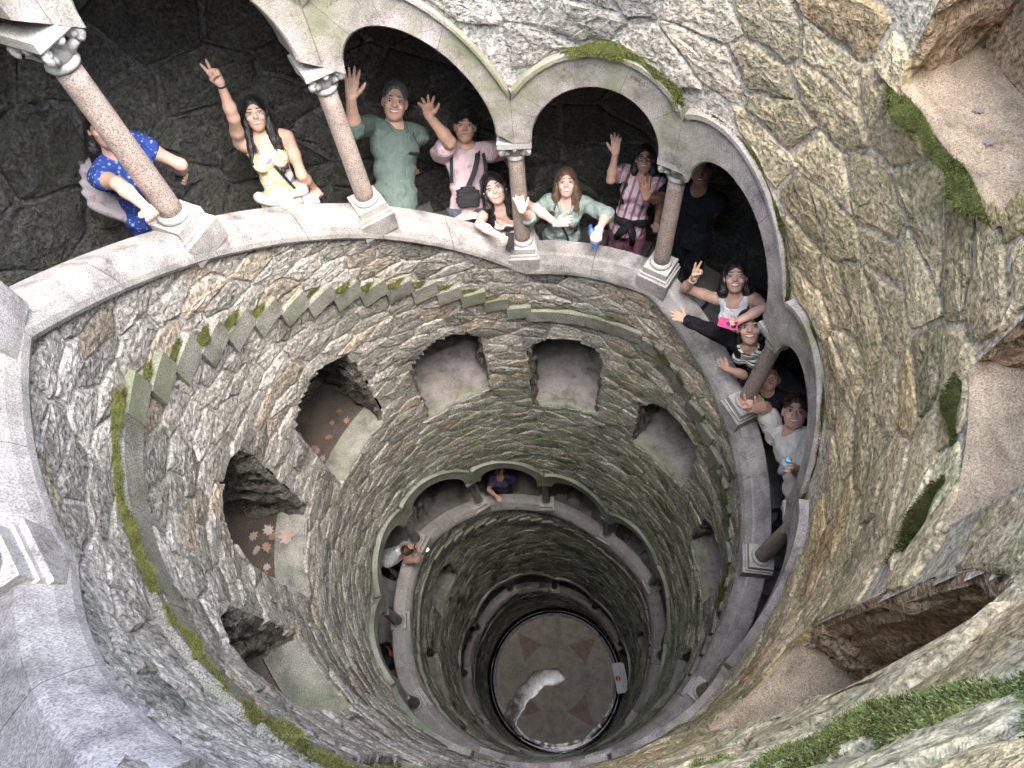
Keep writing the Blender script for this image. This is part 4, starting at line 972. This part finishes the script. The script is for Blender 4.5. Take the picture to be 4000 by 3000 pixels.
    if top:
        pr = list(torso); slv = top.get('sleeve', .5)
        if top.get('hem', 0) < -.05: pr.append(ell(T(0, 0, -.10), AX, (.152*s*wd, .112*s*wd, .17*s)))
        for side, I in zip((-1, 1), info):
            if I is None:
                I = dict(sh=T(side*sw, -.01, .435), e=T(side*(sw+.04), -.02, .19), w=None, fat=1.1)
            f_ = I['fat']*top.get('loose', 1.0); a = I['sh']; e = I['e']
            if slv > 0: pr.append(cone(a, a+(e-a)*min(slv, 1), (.046+.004*(slv < .75))*s*f_, (.048 if slv < .75 else .042)*s*f_))
            if slv > 1 and I['w'] is not None: pr.append(cone(e, e+(I['w']-e)*(slv-1), .042*s*f_, .034*s*f_))
        garment(top.get('name', 'shirt'), pr, top['mat'], top.get('off', .012), top.get('hem', -.02), top.get('neck', .085), vneck=top.get('vneck', 0), strap=top.get('strap'), fold=1.05*top.get('fold', .0045), k=.028)
    if bottom:
        lp = [ell(T(0, 0, .02), AX, (.158*s*wd, .110*s*wd, .11*s))]+[cone(l[1], l[2], l[3], l[4]) for l in legs]
        garment(bottom.get('name', 'trousers'), lp, bottom['mat'], .014, None, 0, res=.018, extra=lambda X, q, F: np.maximum(np.maximum(F, (q[..., 2]-bottom.get('waist', min(.06, (top or {}).get('hem', 0)+.02)))*s), (fz+bottom.get('cut', .08)-X[..., 2])))
    for an, fdv in shoes:
        B = MB(); B.tube([an+np.array((0,0,-.02))-fdv*.05, an+np.array((0,0,-.032))+fdv*.06, an+np.array((0,0,-.040))+fdv*.15], [.042*s, .044*s, .028*s], 10); put(B.build('shoe', BLK, parent=root, smooth=True))
    if glasses:
        B = MB()
        for sg in (-1, 1): B.tube([h(sg*.033+.026*math.cos(a), .104-.010*abs(math.cos(a)), .006+.021*math.sin(a)) for a in np.linspace(0, 2*math.pi, 15)], .0032, 5)
        B.tube([h(-.010,.106,.010), h(.010,.106,.010)], .003, 5)
        for sg in (-1, 1): B.tube([h(sg*.058,.095,.010), h(sg*.078,.02,.012)], .0028, 5)
        o = put(B.build('glasses', DKPL, parent=root))
    return dict(root=root, T=T, h=h, info=info, s=s, pc=pc, tl=tl, tf=tf, tu=tu, fd=fd, hl=hl, hu=hu, IV=IV, put=put, fz=fz, AX=AX, hc=hc, n=n_)
r1 = lambda x, y: (x*.7834, y*.7834)
r2 = lambda x, y: (1200+x*.7837, y*.7837)
r3 = lambda x, y: (2400+x*.7836, y*.7836)
r7 = lambda x, y: (2500+x*.6781, 1000+y*.6781)
r13 = lambda x, y: (1450+x*.1808, 2000+y*.1808)
r14 = lambda x, y: (1500+x*.5425, 1800+y*.5425)
r15 = lambda x, y: (1440+x*.2712, 2350+y*.2712)
PLAIN = lambda n, c: cloth(n, c)
DENIM = cloth('dark_trousers', (.018,.02,.026)); KHAKI = cloth('beige_trousers', (.46,.40,.33)); SLATE = cloth('slate_shorts', (.09,.105,.13)); PINKT = cloth('pink_trousers', (.36,.16,.22)); WSKIRT = cloth('white_skirt', (.72,.72,.72))
A = lambda wrist, elbow, tip, thumb, **k: dict(wrist=wrist, elbow=elbow, tip=tip, thumb=thumb, **k)
def band(P_, i, mat, nm='wristband', back=.02, r=.031, thick=.006):
    I = P_['info'][i]; d = unit(I['w']-I['e']); c = I['w']-d*back; a = unit(np.cross(d, (0.2,.3,.9))); b = np.cross(d, a); r = r*P_['s']*I['fat']
    B = MB(); B.tube([c+r*(a*math.cos(t)+b*math.sin(t)) for t in np.linspace(0, 2*math.pi, 17)], thick, 6); P_['put'](B.build(nm, mat, parent=P_['root'], smooth=True))
def slab(name, c, ax, ay, az, mat, label, cat, bev=.15):
    """rounded slab (phone): ax, ay half extents vectors, az thickness"""
    c, ax, ay, az = map(np.array, (c, ax, ay, az)); prof = []
    for sx, sy, a0 in ((1,1,0), (-1,1,90), (-1,-1,180), (1,-1,270)):
        for k in range(5):
            t = math.radians(a0+90*k/4); prof.append((sx*(1-bev)+bev*math.cos(t), sy*(1-bev*.6)+bev*.6*math.sin(t)))
    B = MB(); n = len(prof); v = [c+ax*x+ay*y+az for x, y in prof]+[c+ax*x+ay*y-az for x, y in prof]
    B.add(v, [tuple(range(n)), tuple(range(2*n-1, n-1, -1))]+[(i, n+i, n+(i+1) % n, (i+1) % n) for i in range(n)])
    o = B.build(name, mat, label=label, cat=cat, kind='thing'); return o
def screen(o, c, ax, ay, az, mat, k=.9, nm='screen'):
    B = MB(); c = np.array(c)+np.array(az)*1.15; B.add([c-ax*k-ay*k, c+ax*k-ay*k, c+ax*k+ay*k, c-ax*k+ay*k], [(0,1,2,3)]); return B.build(nm, mat, parent=o)
def strap(pts, w, mat, nm, parent=None, normal=None, thick=.004, **k):
    """flat band through points, facing the viewer"""
    pts = [np.array(p, float) for p in pts]; fine = []
    for i in range(len(pts)-1):
        p0, p1, p2, p3 = pts[max(i-1, 0)], pts[i], pts[i+1], pts[min(i+2, len(pts)-1)]
        for j in range(5):
            t = j/5; fine.append(.5*((2*p1)+(-p0+p2)*t+(2*p0-5*p1+4*p2-p3)*t*t+(-p0+3*p1-3*p2+p3)*t**3))
    fine.append(pts[-1]); rows = []
    for i, p in enumerate(fine):
        t = unit(fine[min(i+1, len(fine)-1)]-fine[max(i-1, 0)]); n = unit(CAM-p) if normal is None else np.array(normal); sd = unit(np.cross(t, n)); nn = np.cross(sd, t)
        rows.append([p+sd*w+nn*thick, p-sd*w+nn*thick, p-sd*w-nn*thick, p+sd*w-nn*thick])
    B = MB(); B.grid(rows, wrap=True); return B.build(nm, mat, parent=parent, **k)
def bottle(c, up, h, r, body, cap, label):
    up = unit(np.array(up)); q = Vector(up).to_track_quat('Z', 'Y').to_matrix().to_4x4(); q.translation = Vector(c)
    root = empty('bottle', tuple(c), label=label, cat='bottle', kind='thing'); iv = Matrix.Translation(-Vector(c))
    B = MB(); B.lathe([(r*.9,-h*.5),(r,-h*.47),(r,-h*.1),(r*.93,-h*.05),(r,0),(r,h*.2),(r*.75,h*.32),(r*.42,h*.38),(r*.42,h*.42)], q, 16); o = B.build('bottle_body', body, parent=root, smooth=True); o.matrix_parent_inverse = iv
    B = MB(); B.lathe([(r*.5,h*.40),(r*.52,h*.41),(r*.52,h*.5),(r*.45,h*.51)], q, 14); o = B.build('bottle_cap', cap, parent=root); o.matrix_parent_inverse = iv
    return root
# 1 -- woman in blue behind the column
p = person('person in a blue patterned blouse half hidden behind the leaning column', 1.66, r1(515,640), 1.19, r1(740,1070), hup=-20, yaw=35, skin='tan', hair=('long','black'), smile=False,
  top=dict(mat=cloth('blue_floral', (.035,.075,.30), 'floral', (.30,.38,.62)), sleeve=.32, loose=1.16, neck=.075, name='blouse', hem=-.06), bottom=dict(mat=DENIM),
  arms=(A(r1(735,1040), r1(590,920), r1(790,1125), (-1,.3), reach=.97, pose='relax'), A(r1(900,880), r1(850,800), r1(960,905), (0,-1), reach=.8, pose='relax', far=True)))
I = p['info'][1]; c = I['w']+I['d']*.10; slab('phone', c+np.array((0,0,.025)), vFR*.07, vFU*.034, unit(CAM-c)*.005, BLK, 'dark phone in the hand of the person in blue', 'phone')
def bag(label, c, ax, ay, az, mat, nm='bag'):
    AXb = np.array([unit(ax), unit(ay), unit(az)]); r = np.array([np.linalg.norm(ax), np.linalg.norm(ay), np.linalg.norm(az)]); lo = np.array(c)-r.max()*1.3; hi = np.array(c)+r.max()*1.3
    def f(X, F):
        q = ((X-c)@AXb.T)/r; d = ((np.abs(q)**4).sum(-1))**.25-1; return d*r.min()+.003*np.sin(q[..., 0]*5+1)*np.sin(q[..., 1]*6)+.003*np.sin(q[..., 1]*17)
    me = mesh_np(nm, [solid([ell(c, AXb, r)], .010, .02, f, box=(lo, hi))]); return mk(nm, me, mat, label=label, cat='bag', kind='thing')
TOTE = newmat('tote_canvas'); _m, _nt, _b = TOTE; _nt.links.new(ramp(_nt, noise(_nt, 22, 3, .6, wpos(_nt), .5), [(.52, (.36,.34,.36)), (.60, (.30,.18,.20)), (.66, (.34,.32,.33))]), _b.inputs['Base Color']); _b.inputs['Roughness'].default_value = .9
tc = on_cyl(*r1(555,960), 1.26); tb = bag('pale printed cloth bag behind the arm of the person in blue', tc, vFR*.115, unit(vFU+.35*vFR)*.15, unit(CAM-tc)*.06, TOTE[0])
strap([tc+unit(vFU)*.12, p['T'](-.12,.02,.46), p['T'](-.09,-.08,.47)], .014, flat('strap_white', (.6,.58,.56), .8), 'bag_strap', parent=tb)
# 2 -- woman in yellow
p = person('smiling woman in a yellow tie dye top raising a victory sign', 1.66, r1(1272,572), 1.24, r1(1420,1000), hup=-16, yaw=-8, skin='tan', hair=('longfront','black'),
  top=dict(mat=cloth('tie_dye', (.7,.6,.3), 'tie'), sleeve=0, strap=(.385,.085,.016), neck=.075, name='camisole', off=.008, fold=.003, hem=-.03), bottom=dict(mat=KHAKI, waist=.045), slim=.95,
  arms=(A(r1(1098,412), r1(1168,600), r1(1020,290), (-1,.5), reach=.98, pose='V', **{'raise': 1}), A(r1(1572,945), r1(1500,850), r1(1605,1010), (-1,0), reach=.93, pose='relax', far=True)))
band(p, 0, BLK, r=.027); T_ = p['T']
t_ = strap([T_(-.03,.07,.40), T_(.02,.13,.30), T_(.07,.12,.18), T_(.12,.09,.06), T_(.16,.08,-.02)], .010, DKPL, 'camera_strap', label='black strap with a compact camera worn by the woman in yellow', cat='camera', kind='thing')
_c = T_(.19,.08,-.01); B = MB(); B.box(_c, unit(p['tl'])*.055, unit(p['tu'])*.036, unit(p['tf'])*.022); B.lathe([(.026,0),(.026,.03),(.02,.032)], Matrix.Translation(Vector(_c+p['tf']*.02)) @ Vector(p['tf']).to_track_quat('Z','Y').to_matrix().to_4x4(), 14); B.build('camera_body', flat('grey_plastic', (.35,.35,.36), .4), parent=t_)
def tied(P_, mat, nm):
    """sleeves of a jumper knotted round the waist"""
    T_ = P_['T']; B = MB(); s_ = P_['s']
    B.tube([T_(.17*math.sin(a), .125*math.cos(a), .055+.014*math.sin(3*a)) for a in np.linspace(0, 2*math.pi, 25)], [.034*s_+.008*math.sin(5*k) for k in range(25)], 9)
    B.sphere(tuple(T_(.03,.14,.045)), .045*s_, 9, 7); B.tube([T_(.03,.15,.04), T_(-.03,.165,-.02), T_(-.06,.155,-.12)], [.034*s_,.038*s_,.03*s_], 8); B.tube([T_(.03,.15,.04), T_(.08,.16,-.03), T_(.10,.15,-.14)], [.034*s_,.036*s_,.028*s_], 8)
    P_['put'](B.build(nm, mat, parent=P_['root'], smooth=True))
tied(p, cloth('cream_jumper', (.55,.50,.45)), 'tied_jumper')
# 3 -- man in green shirt
p = person('grey haired man in a green shirt waving his open hand beside the column', 1.93, r2(436,512), 1.31, r2(445,1010), hup=4, hscale=1.16, yaw=4, sex='m', skin='tan', hair=('short','grey'),
  top=dict(mat=cloth('green_shirt', (.115,.155,.135)), sleeve=1.15, loose=1.08, neck=.078, vneck=.35, hem=-.14, off=.016, fold=.006), bottom=dict(mat=KHAKI), slim=1.02,
  arms=(A(r2(218,488), r2(232,640), r2(226,330), (1,-.1), reach=.90, pose='open', **{'raise': 1}), A(r2(522,835), r2(530,740), r2(540,890), (-1,0), reach=.94, pose='relax', far=True)))
band(p, 1, DKPL, 'watch', .01)
def collar(P_, mat, open_=.05, w0=.485):
    T_ = P_['T']; B = MB()
    for sg in (-1, 1):
        B.add([T_(sg*.015,.075,w0-.09), T_(sg*.062,.095,w0-.055), T_(sg*.075,.03,w0+.005), T_(sg*.045,.035,w0+.028), T_(sg*.058,.100,w0-.048), T_(sg*.07,.03,w0+.0)], [(0,1,2,3)])
        B.tube([T_(sg*.012,.098,w0-.10), T_(sg*.045,.095,w0-.035), T_(sg*.066,.04,w0+.005), T_(sg*.055,-.04,w0+.022), T_(0,-.075,w0+.026)], [.010,.015,.015,.014,.013], 7)
    P_['put'](B.build('collar', mat, parent=P_['root'], smooth=True))
    B = MB()
    for k in range(5): B.sphere(tuple(T_(.004,.118-.004*abs(k-2), w0-.15-.075*k)), .005, 6, 4)
    P_['put'](B.build('buttons', flat('button', (.25,.26,.25), .5), parent=P_['root']))
collar(p, bpy.data.materials['green_shirt'])
B = MB(); g_ = p['T'](.075,.125,.30); B.sphere(tuple(g_), .018, 8, 6, sc_=(1.5,.6,.8)); B.sphere(tuple(g_+p['tl']*.045), .018, 8, 6, sc_=(1.5,.6,.8)); B.build('sunglasses', DKPL, label='dark sunglasses hooked on the pocket of the green shirt', cat='sunglasses', kind='thing')
# 4 -- boy in pink
p = person('young man in a pale pink T-shirt with a black sling bag, fingers spread', 1.84, r2(787,632), 1.30, r2(800,1050), hup=2, hscale=1.10, yaw=2, sex='m', skin='mid', hair=('mop','black'), smile=False, slim=.86,
  top=dict(mat=cloth('pink_tee', (.60,.44,.46)), sleeve=.55, loose=1.16, neck=.080, hem=-.07, off=.016, fold=.006), bottom=dict(mat=SLATE, waist=.02),
  arms=(A(r2(607,578), r2(655,668), r2(590,478), (1,-.2), reach=.86, pose='open', spread=.38), A(r2(1030,850), r2(985,770), r2(1050,900), (0,-1), reach=.93, pose='relax', far=True)))
T_ = p['T']; sb = bag('black sling bag across the pink T-shirt', T_(-.02,.155,.11), p['tl']*.10, p['tu']*.085, p['tf']*.045, BLK)
strap([T_(-.02,.15,.18), T_(.04,.135,.30), T_(.075,.10,.41), T_(.085,.02,.475), T_(.07,-.07,.46)], .022, BLK, 'bag_strap', parent=sb)
for sg in (-1, 1): strap([T_(sg*.135,.10,.22), T_(sg*.135,.11,.33), T_(sg*.125,.06,.44), T_(sg*.115,-.04,.47)], .014, BLK, 'shoulder_strap', parent=p['root'])
for o in p['root'].children:
    if o.name.startswith('shoulder_strap'): p['put'](o)
# 5 -- girl leaning out with a phone
p = person('dark haired girl leaning on the coping with a phone, white top', 1.68, r2(932,945), 1.115, r2(1010,1190), hup=-22, hscale=1.2, yaw=-5, skin='fair', hair=('longfront','black'), slim=.88,
  top=dict(mat=cloth('white_bralette', (.70,.70,.69)), sleeve=0, strap=(.345,.085,.012), neck=.11, vneck=.3, name='bralette', off=.007, fold=.002, hem=.255), bottom=dict(mat=WSKIRT, name='skirt', waist=.14, cut=.45),
  arms=(A(r2(975,1190), r2(905,1130), r2(1010,1215), (0,-1), reach=.86, pose='grip'), A(r2(1243,1115), r2(1150,1050), r2(1330,1098), (.3,-1), reach=.97, pose='open')))
band(p, 1, WHPL, 'watch', .005, .030, .009)
I = p['info'][0]; c = on_cyl(*r2(1011,1203), .955); az = unit(CAM-c)*.005; o = slab('phone', c, vFR*.037, vFU*.075, az, BLK, 'black phone held over the coping by the dark haired girl', 'phone'); screen(o, c, vFR*.037, vFU*.075, az, flat('dark_screen', (.01,.01,.012), .5, None, .1))
B = MB(); B.tube([p['T'](x, .10+.03*(1-(x/.06)**2), .43-.05*(1-(x/.06)**2)) for x in np.linspace(-.06,.06,9)], .0022, 5); p['put'](B.build('necklace', flat('gold', (.6,.4,.12), .3), parent=p['root']))
# 6 -- woman in sage shirt
p = person('woman in a sage shirt stretching her open hand past the column', 1.70, r2(1292,915), 1.135, r2(1262,1200), hup=0, hscale=1.05, yaw=0, skin='fair', hair=('longfront','dblond'), slim=1.06,
  top=dict(mat=cloth('sage_shirt', (.30,.37,.335)), sleeve=1.12, loose=1.14, neck=.088, vneck=.5, hem=-.10, off=.016, fold=.007), bottom=dict(mat=KHAKI),
  arms=(A(r2(1072,1052), r2(1110,1085), r2(1040,940), (1,-.2), reach=.93, pose='open'), A(r2(1452,1150), r2(1462,1070), r2(1440,1215), (-1,0), reach=.88, pose='grip', back=True)))
collar(p, bpy.data.materials['sage_shirt']); band(p, 1, WHPL, 'watch', .012, .031, .010)
I = p['info'][1]; c = on_cyl(*r2(1424,1180), .99); bottle(c, vFU*.9-vFR*.2+unit(CAM-c)*.3, .20, .03, flat('water_label', (.08,.22,.55), .3), flat('blue_cap', (.06,.12,.5), .4), 'small blue and white water bottle in the hand of the woman in sage')
strap([p['T'](-.02,.11,.28), p['T'](.03,.13,.18), p['T'](.06,.13,.08)], .010, BLK, 'bag_strap', label='black shoulder strap across the sage shirt', cat='strap', kind='thing')
B = MB(); g_ = p['T'](.105,.120,.29); B.sphere(tuple(g_), .02, 8, 6, sc_=(1,.6,1.3)); B.sphere(tuple(g_-p['tu']*.05), .02, 8, 6, sc_=(1,.6,1.3)); B.build('sunglasses', DKPL, label='dark sunglasses hanging from the sage shirt', cat='sunglasses', kind='thing')
# 7 -- woman with glasses
p = person('woman with black glasses and a pink striped top raising her hand', 1.62, r2(1682,795), 1.26, r2(1590,1140), hup=5, yaw=-10, skin='mid', hair=('long','black'), glasses=True,
  top=dict(mat=cloth('pink_stripe', (.62,.52,.52), 'vstripe', (.36,.13,.20), 95), sleeve=.45, loose=1.1, neck=.080, hem=-.12, off=.014, fold=.005), bottom=dict(mat=PINKT), slim=1.02,
  arms=(A(r2(1537,765), r2(1525,870), r2(1540,650), (-1,0), reach=.80, pose='open', **{'raise': 1}), A(r2(1740,1120), r2(1760,1010), r2(1745,1180), (-1,0), reach=.9, pose='relax', far=True)))
tied(p, cloth('black_jumper', (.014,.014,.016)), 'tied_jacket')
T_ = p['T']; strap([T_(-.10,.11,.22), T_(-.115,.12,.32), T_(-.105,.06,.44), T_(-.09,-.04,.47)], .018, BLK, 'bag_strap', label='black backpack strap on the striped pink top', cat='strap', kind='thing')
# 8 -- man in dark clothes in the shade
p = person('man in dark clothes standing in the shade behind the column, hand forward', 1.74, r3(432,862), 1.30, r3(400,1130), hup=5, yaw=-25, sex='m', skin='dark', hair=('short','black'),
  top=dict(mat=cloth('navy_tee', (.012,.014,.022)), sleeve=.62, loose=1.1, neck=.078, hem=-.10, off=.015), bottom=dict(mat=DENIM),
  arms=(A(r3(158,985), r3(205,1020), r3(148,880), (1,-.1), reach=.97, pose='open'), A(r3(470,1130), r3(510,1020), r3(465,1190), (-1,0), reach=.9, pose='relax', far=True)))
# 9 -- woman in white tank top
p = person('woman in a white tank top showing a victory sign, pink phone', 1.78, r7(550,125), 1.125, r7(535,420), hup=2, hscale=1.15, yaw=6, skin='tan', hair=('long','black'), slim=.95,
  top=dict(mat=cloth('white_tank', (.70,.70,.71)), sleeve=0, strap=(.42,.085,.032), neck=.088, vneck=.15, name='tank_top', off=.008, fold=.003, hem=-.02), bottom=dict(mat=DENIM, waist=.05),
  arms=(A(r7(312,128), r7(292,195), r7(355,25), (-1,.3), reach=.80, pose='V'), A(r7(535,392), r7(722,300), r7(480,386), (0,-1), reach=.74, pose='grip')))
band(p, 0, flat('cream_band', (.65,.58,.42), .7), 'bracelet', .035, .030, .004)
c = p['info'][1]['w']+p['info'][1]['d']*.09+unit(CAM-p['info'][1]['w'])*.03; az = unit(CAM-c)*.006; ax_ = unit(vFR-.25*vFU); ay_ = unit(np.cross(unit(CAM-c), ax_))
o = slab('phone', c, ax_*.077, ay_*.037, az, flat('pink_case', (.75,.06,.20), .4), 'bright pink phone in the hand of the white tank top woman', 'phone'); B = MB(); B.sphere(tuple(c+az*1.3-ax_*.0), .017, 10, 6, sc_=(1,1,.6)); B.build('grip_ring', flat('navy_ring', (.03,.04,.16), .3), parent=o)
B = MB(); cc_ = c+ax_*.05; B.box(cc_+az*1.3, ax_*.018, ay_*.024, az*.5); B.build('lens_plate', DKPL, parent=o)
T_ = p['T']; gl = empty('sunglasses', tuple(T_(.0,.13,.31)), label='black sunglasses hanging from the white tank top neckline', cat='sunglasses', kind='thing')
for k in (0, 1):
    B = MB(); B.sphere(tuple(T_(-.005,.135,.335-.075*k)), .024, 10, 7, sc_=(.9,.7,1.25)); o = B.build('lens', DKPL, parent=gl, smooth=True); o.matrix_parent_inverse = Matrix.Translation(-gl.location)
for sg in (-1, 1): o = strap([T_(sg*.125,.08,.26), T_(sg*.12,.09,.36), T_(sg*.11,.02,.455), T_(sg*.10,-.05,.45)], .010, BLK, 'shoulder_strap', parent=p['root']); p['put'](o)
# 10 -- girl in black jacket
p = person('girl in a black open jacket and striped tee stretching out her arm', 1.68, r7(632,415), 1.045, r7(600,640), hup=-2, yaw=0, skin='tan', hair=('bun','black'), hscale=1.28, slim=.88,
  top=dict(mat=cloth('striped_tee', (.66,.66,.63), 'hstripe', (.02,.02,.025), 250), sleeve=.3, loose=1.1, neck=.080, name='tee', hem=-.06, off=.009, fold=.003), bottom=dict(mat=DENIM),
  arms=(A(r7(262,368), r7(410,430), r7(165,325), (.2,-1), reach=.985, pose='open'), A(r7(700,700), r7(760,600), r7(690,740), (-1,0), reach=.8, pose='relax', far=True)))
def jacket(P_, mat):
    T_ = P_['T']; s_ = P_['s']; AX = P_['AX']; pr = [ell(T_(0,0,.02), AX, (.150*s_,.115*s_,.12*s_)), ell(T_(0,-.005,.20), AX, (.130*s_,.105*s_,.14*s_)), ell(T_(0,-.005,.34), AX, (.142*s_,.112*s_,.15*s_)), cone(T_(-.12,-.01,.445), T_(.12,-.01,.445), .062*s_, .062*s_)]
    for I in P_['info']: pr += [cone(I['sh'], I['e'], .056*s_, .048*s_), cone(I['e'], I['e']+(I['w']-I['e'])*.93, .047*s_, .036*s_)]
    def f(X, F):
        q = (X-P_['pc'])@AX.T/s_; F = F-.016+.005*np.sin(q[..., 2]*50+12*q[..., 0])*np.sin(q[..., 0]*30+1); F = np.maximum(F, (-.08-q[..., 2])*s_)
        op = .035+.045*np.clip(q[..., 2]/.4, 0, 1); F = np.maximum(F, -np.maximum(np.maximum((np.abs(q[..., 0]-.035)-op), -(q[..., 1]-.02)), (-.3-q[..., 2]))*s_)
        dn = np.sqrt(q[..., 0]**2+(q[..., 1]-.03)**2+(q[..., 2]-.535)**2)-.095; return np.maximum(F, -dn*s_)
    me = mesh_np('jacket', [solid(pr, .0115, .025, f, pad=.05)]); V = np.empty(len(me.vertices)*3); me.vertices.foreach_get('co', V); V = (V.reshape(-1,3)-P_['pc'])@AX.T; a = me.attributes.new('tc', 'FLOAT_VECTOR', 'POINT'); a.data.foreach_set('vector', V.astype(np.float32).ravel())
    P_['put'](mk('jacket', me, mat, parent=P_['root']))
jacket(p, cloth('black_jacket', (.012,.012,.014)))
# 11 -- small boy
p = person('small boy in a dark printed T-shirt peeping out behind the brown column', 1.42, r7(757,705), 1.115, r7(700,880), hup=14, yaw=0, sex='m', skin='mid', hair=('short','black'), hscale=1.06, smile=False, slim=.92,
  top=dict(mat=cloth('black_tee', (.016,.017,.022)), sleeve=.7, loose=1.14, neck=.080, name='tee', hem=-.10, off=.014), bottom=dict(mat=DENIM),
  arms=(A(r7(500,652), r7(600,680), r7(448,605), (0,-1), reach=.98, pose='open'), A(r7(690,835), r7(745,850), r7(640,828), (0,-1), reach=.62, pose='relax')))
band(p, 1, flat('green_band', (.10,.75,.10), .5), 'wristband', .02, .036, .007)
cu = bpy.data.curves.new('print', 'FONT'); cu.body = 'Pott'; cu.size = .085; cu.align_x = 'CENTER'; to = bpy.data.objects.new('print', cu); COL.objects.link(to)
me = bpy.data.meshes.new_from_object(to.evaluated_get(bpy.context.evaluated_depsgraph_get())); bpy.data.objects.remove(to)
Mx = Matrix((tuple(p['tl']), tuple(p['tu']), tuple(np.cross(p['tl'], p['tu'])))).transposed().to_4x4(); Mx.translation = Vector(p['T'](-.01, .158, .27)); me.transform(Mx); p['put'](mk('shirt_print', me, flat('print_white', (.6,.6,.6), .8), parent=p['root']))
# 12 -- man in white T-shirt
p = person('bearded man in a white T-shirt with a victory sign and a bottle', 1.96, r7(893,905), 1.115, r7(838,1330), hup=9, hscale=1.18, yaw=-6, sex='m', skin='tan', hair=('wavy','brown'), slim=1.08, shw=1.08,
  top=dict(mat=cloth('white_tee', (.64,.62,.57)), sleeve=.66, loose=1.16, neck=.082, name='tee', hem=-.12, off=.018, fold=.006), bottom=dict(mat=cloth('brown_trousers', (.06,.045,.035))),
  arms=(A(r7(634,882), r7(720,905), r7(600,800), (-1,-.2), reach=.90, pose='V'), A(r7(865,1212), r7(955,1200), r7(790,1205), (0,-1), reach=.78, pose='grip')))
c = p['info'][1]['w']+p['info'][1]['d']*.085+unit(CAM-p['info'][1]['w'])*.03; glassy = flat('clear_plastic', (.35,.45,.50), .08); bottle(c, np.array((0,0,1.))+.15*vFU, .19, .033, glassy, flat('cyan_cap', (.16,.50,.72), .4), 'clear water bottle with a light blue cap held by the man in white')
# 13 -- man bent over his phone on the second turn
nl = 8.82
p = person('man in a white shirt bent over a bright phone screen, seen from above', 1.74, r13(735,850), 1.02, r13(420,960), hup=75, look=(.55,.10,-.80), yaw=8, sex='m', skin='mid', hair=('short','brown'), lookdown=nl, smile=False,
  top=dict(mat=cloth('white_shirt', (.62,.63,.66)), sleeve=.72, loose=1.12, neck=.088, hem=-.12, off=.016, fold=.006), bottom=dict(mat=DENIM),
  arms=(A(r13(985,745), r13(800,610), r13(1090,800), (.5,.8), reach=.90, pose='relax'), A(r13(960,1060), r13(700,1270), r13(1090,960), (.2,-1), reach=.93, pose='relax')))
band(p, 0, DKPL, 'watch', .02, .030, .010)
c = on_cyl(*r13(1122,822), .955); az = unit(CAM-c)*.005; ax_ = unit(vFR*.55-vFU*.83); ay_ = unit(np.cross(unit(CAM-c), ax_)); o = slab('phone', c, ax_*.055, ay_*.085, az, DKPL, 'phone with a glowing white screen in the hands of the bent man', 'phone'); screen(o, c, ax_*.055, ay_*.085, az, flat('lit_screen', (1,1,1), .3, 1.2))
# 14 -- person in purple
p = person('person in a purple T-shirt resting a hand on the second turn coping', 1.66, r14(835,70), 1.17, r14(850,165), hup=0, yaw=-15, skin='tan', hair=('tied','brown'), lookdown=10.42, smile=False,
  top=dict(mat=cloth('purple_tee', (.12,.085,.18)), sleeve=.6, loose=1.14, neck=.08, name='tee', hem=-.12, off=.015), bottom=dict(mat=DENIM),
  arms=(A(r14(815,262), r14(765,205), r14(845,315), (1,0), reach=.93, pose='relax'), None))
# 15 -- person in a salmon top further down the second turn
p = person('person in a salmon red top walking down behind the left coping', 1.66, r15(250,700), 1.20, r15(300,900), hup=0, yaw=60, skin='mid', hair=('tied','brown'), lookdown=7.55, smile=False,
  top=dict(mat=cloth('salmon_tee', (.30,.10,.08)), sleeve=.6, loose=1.14, neck=.08, name='tee', hem=-.12, off=.015), bottom=dict(mat=DENIM), arms=(None, None))
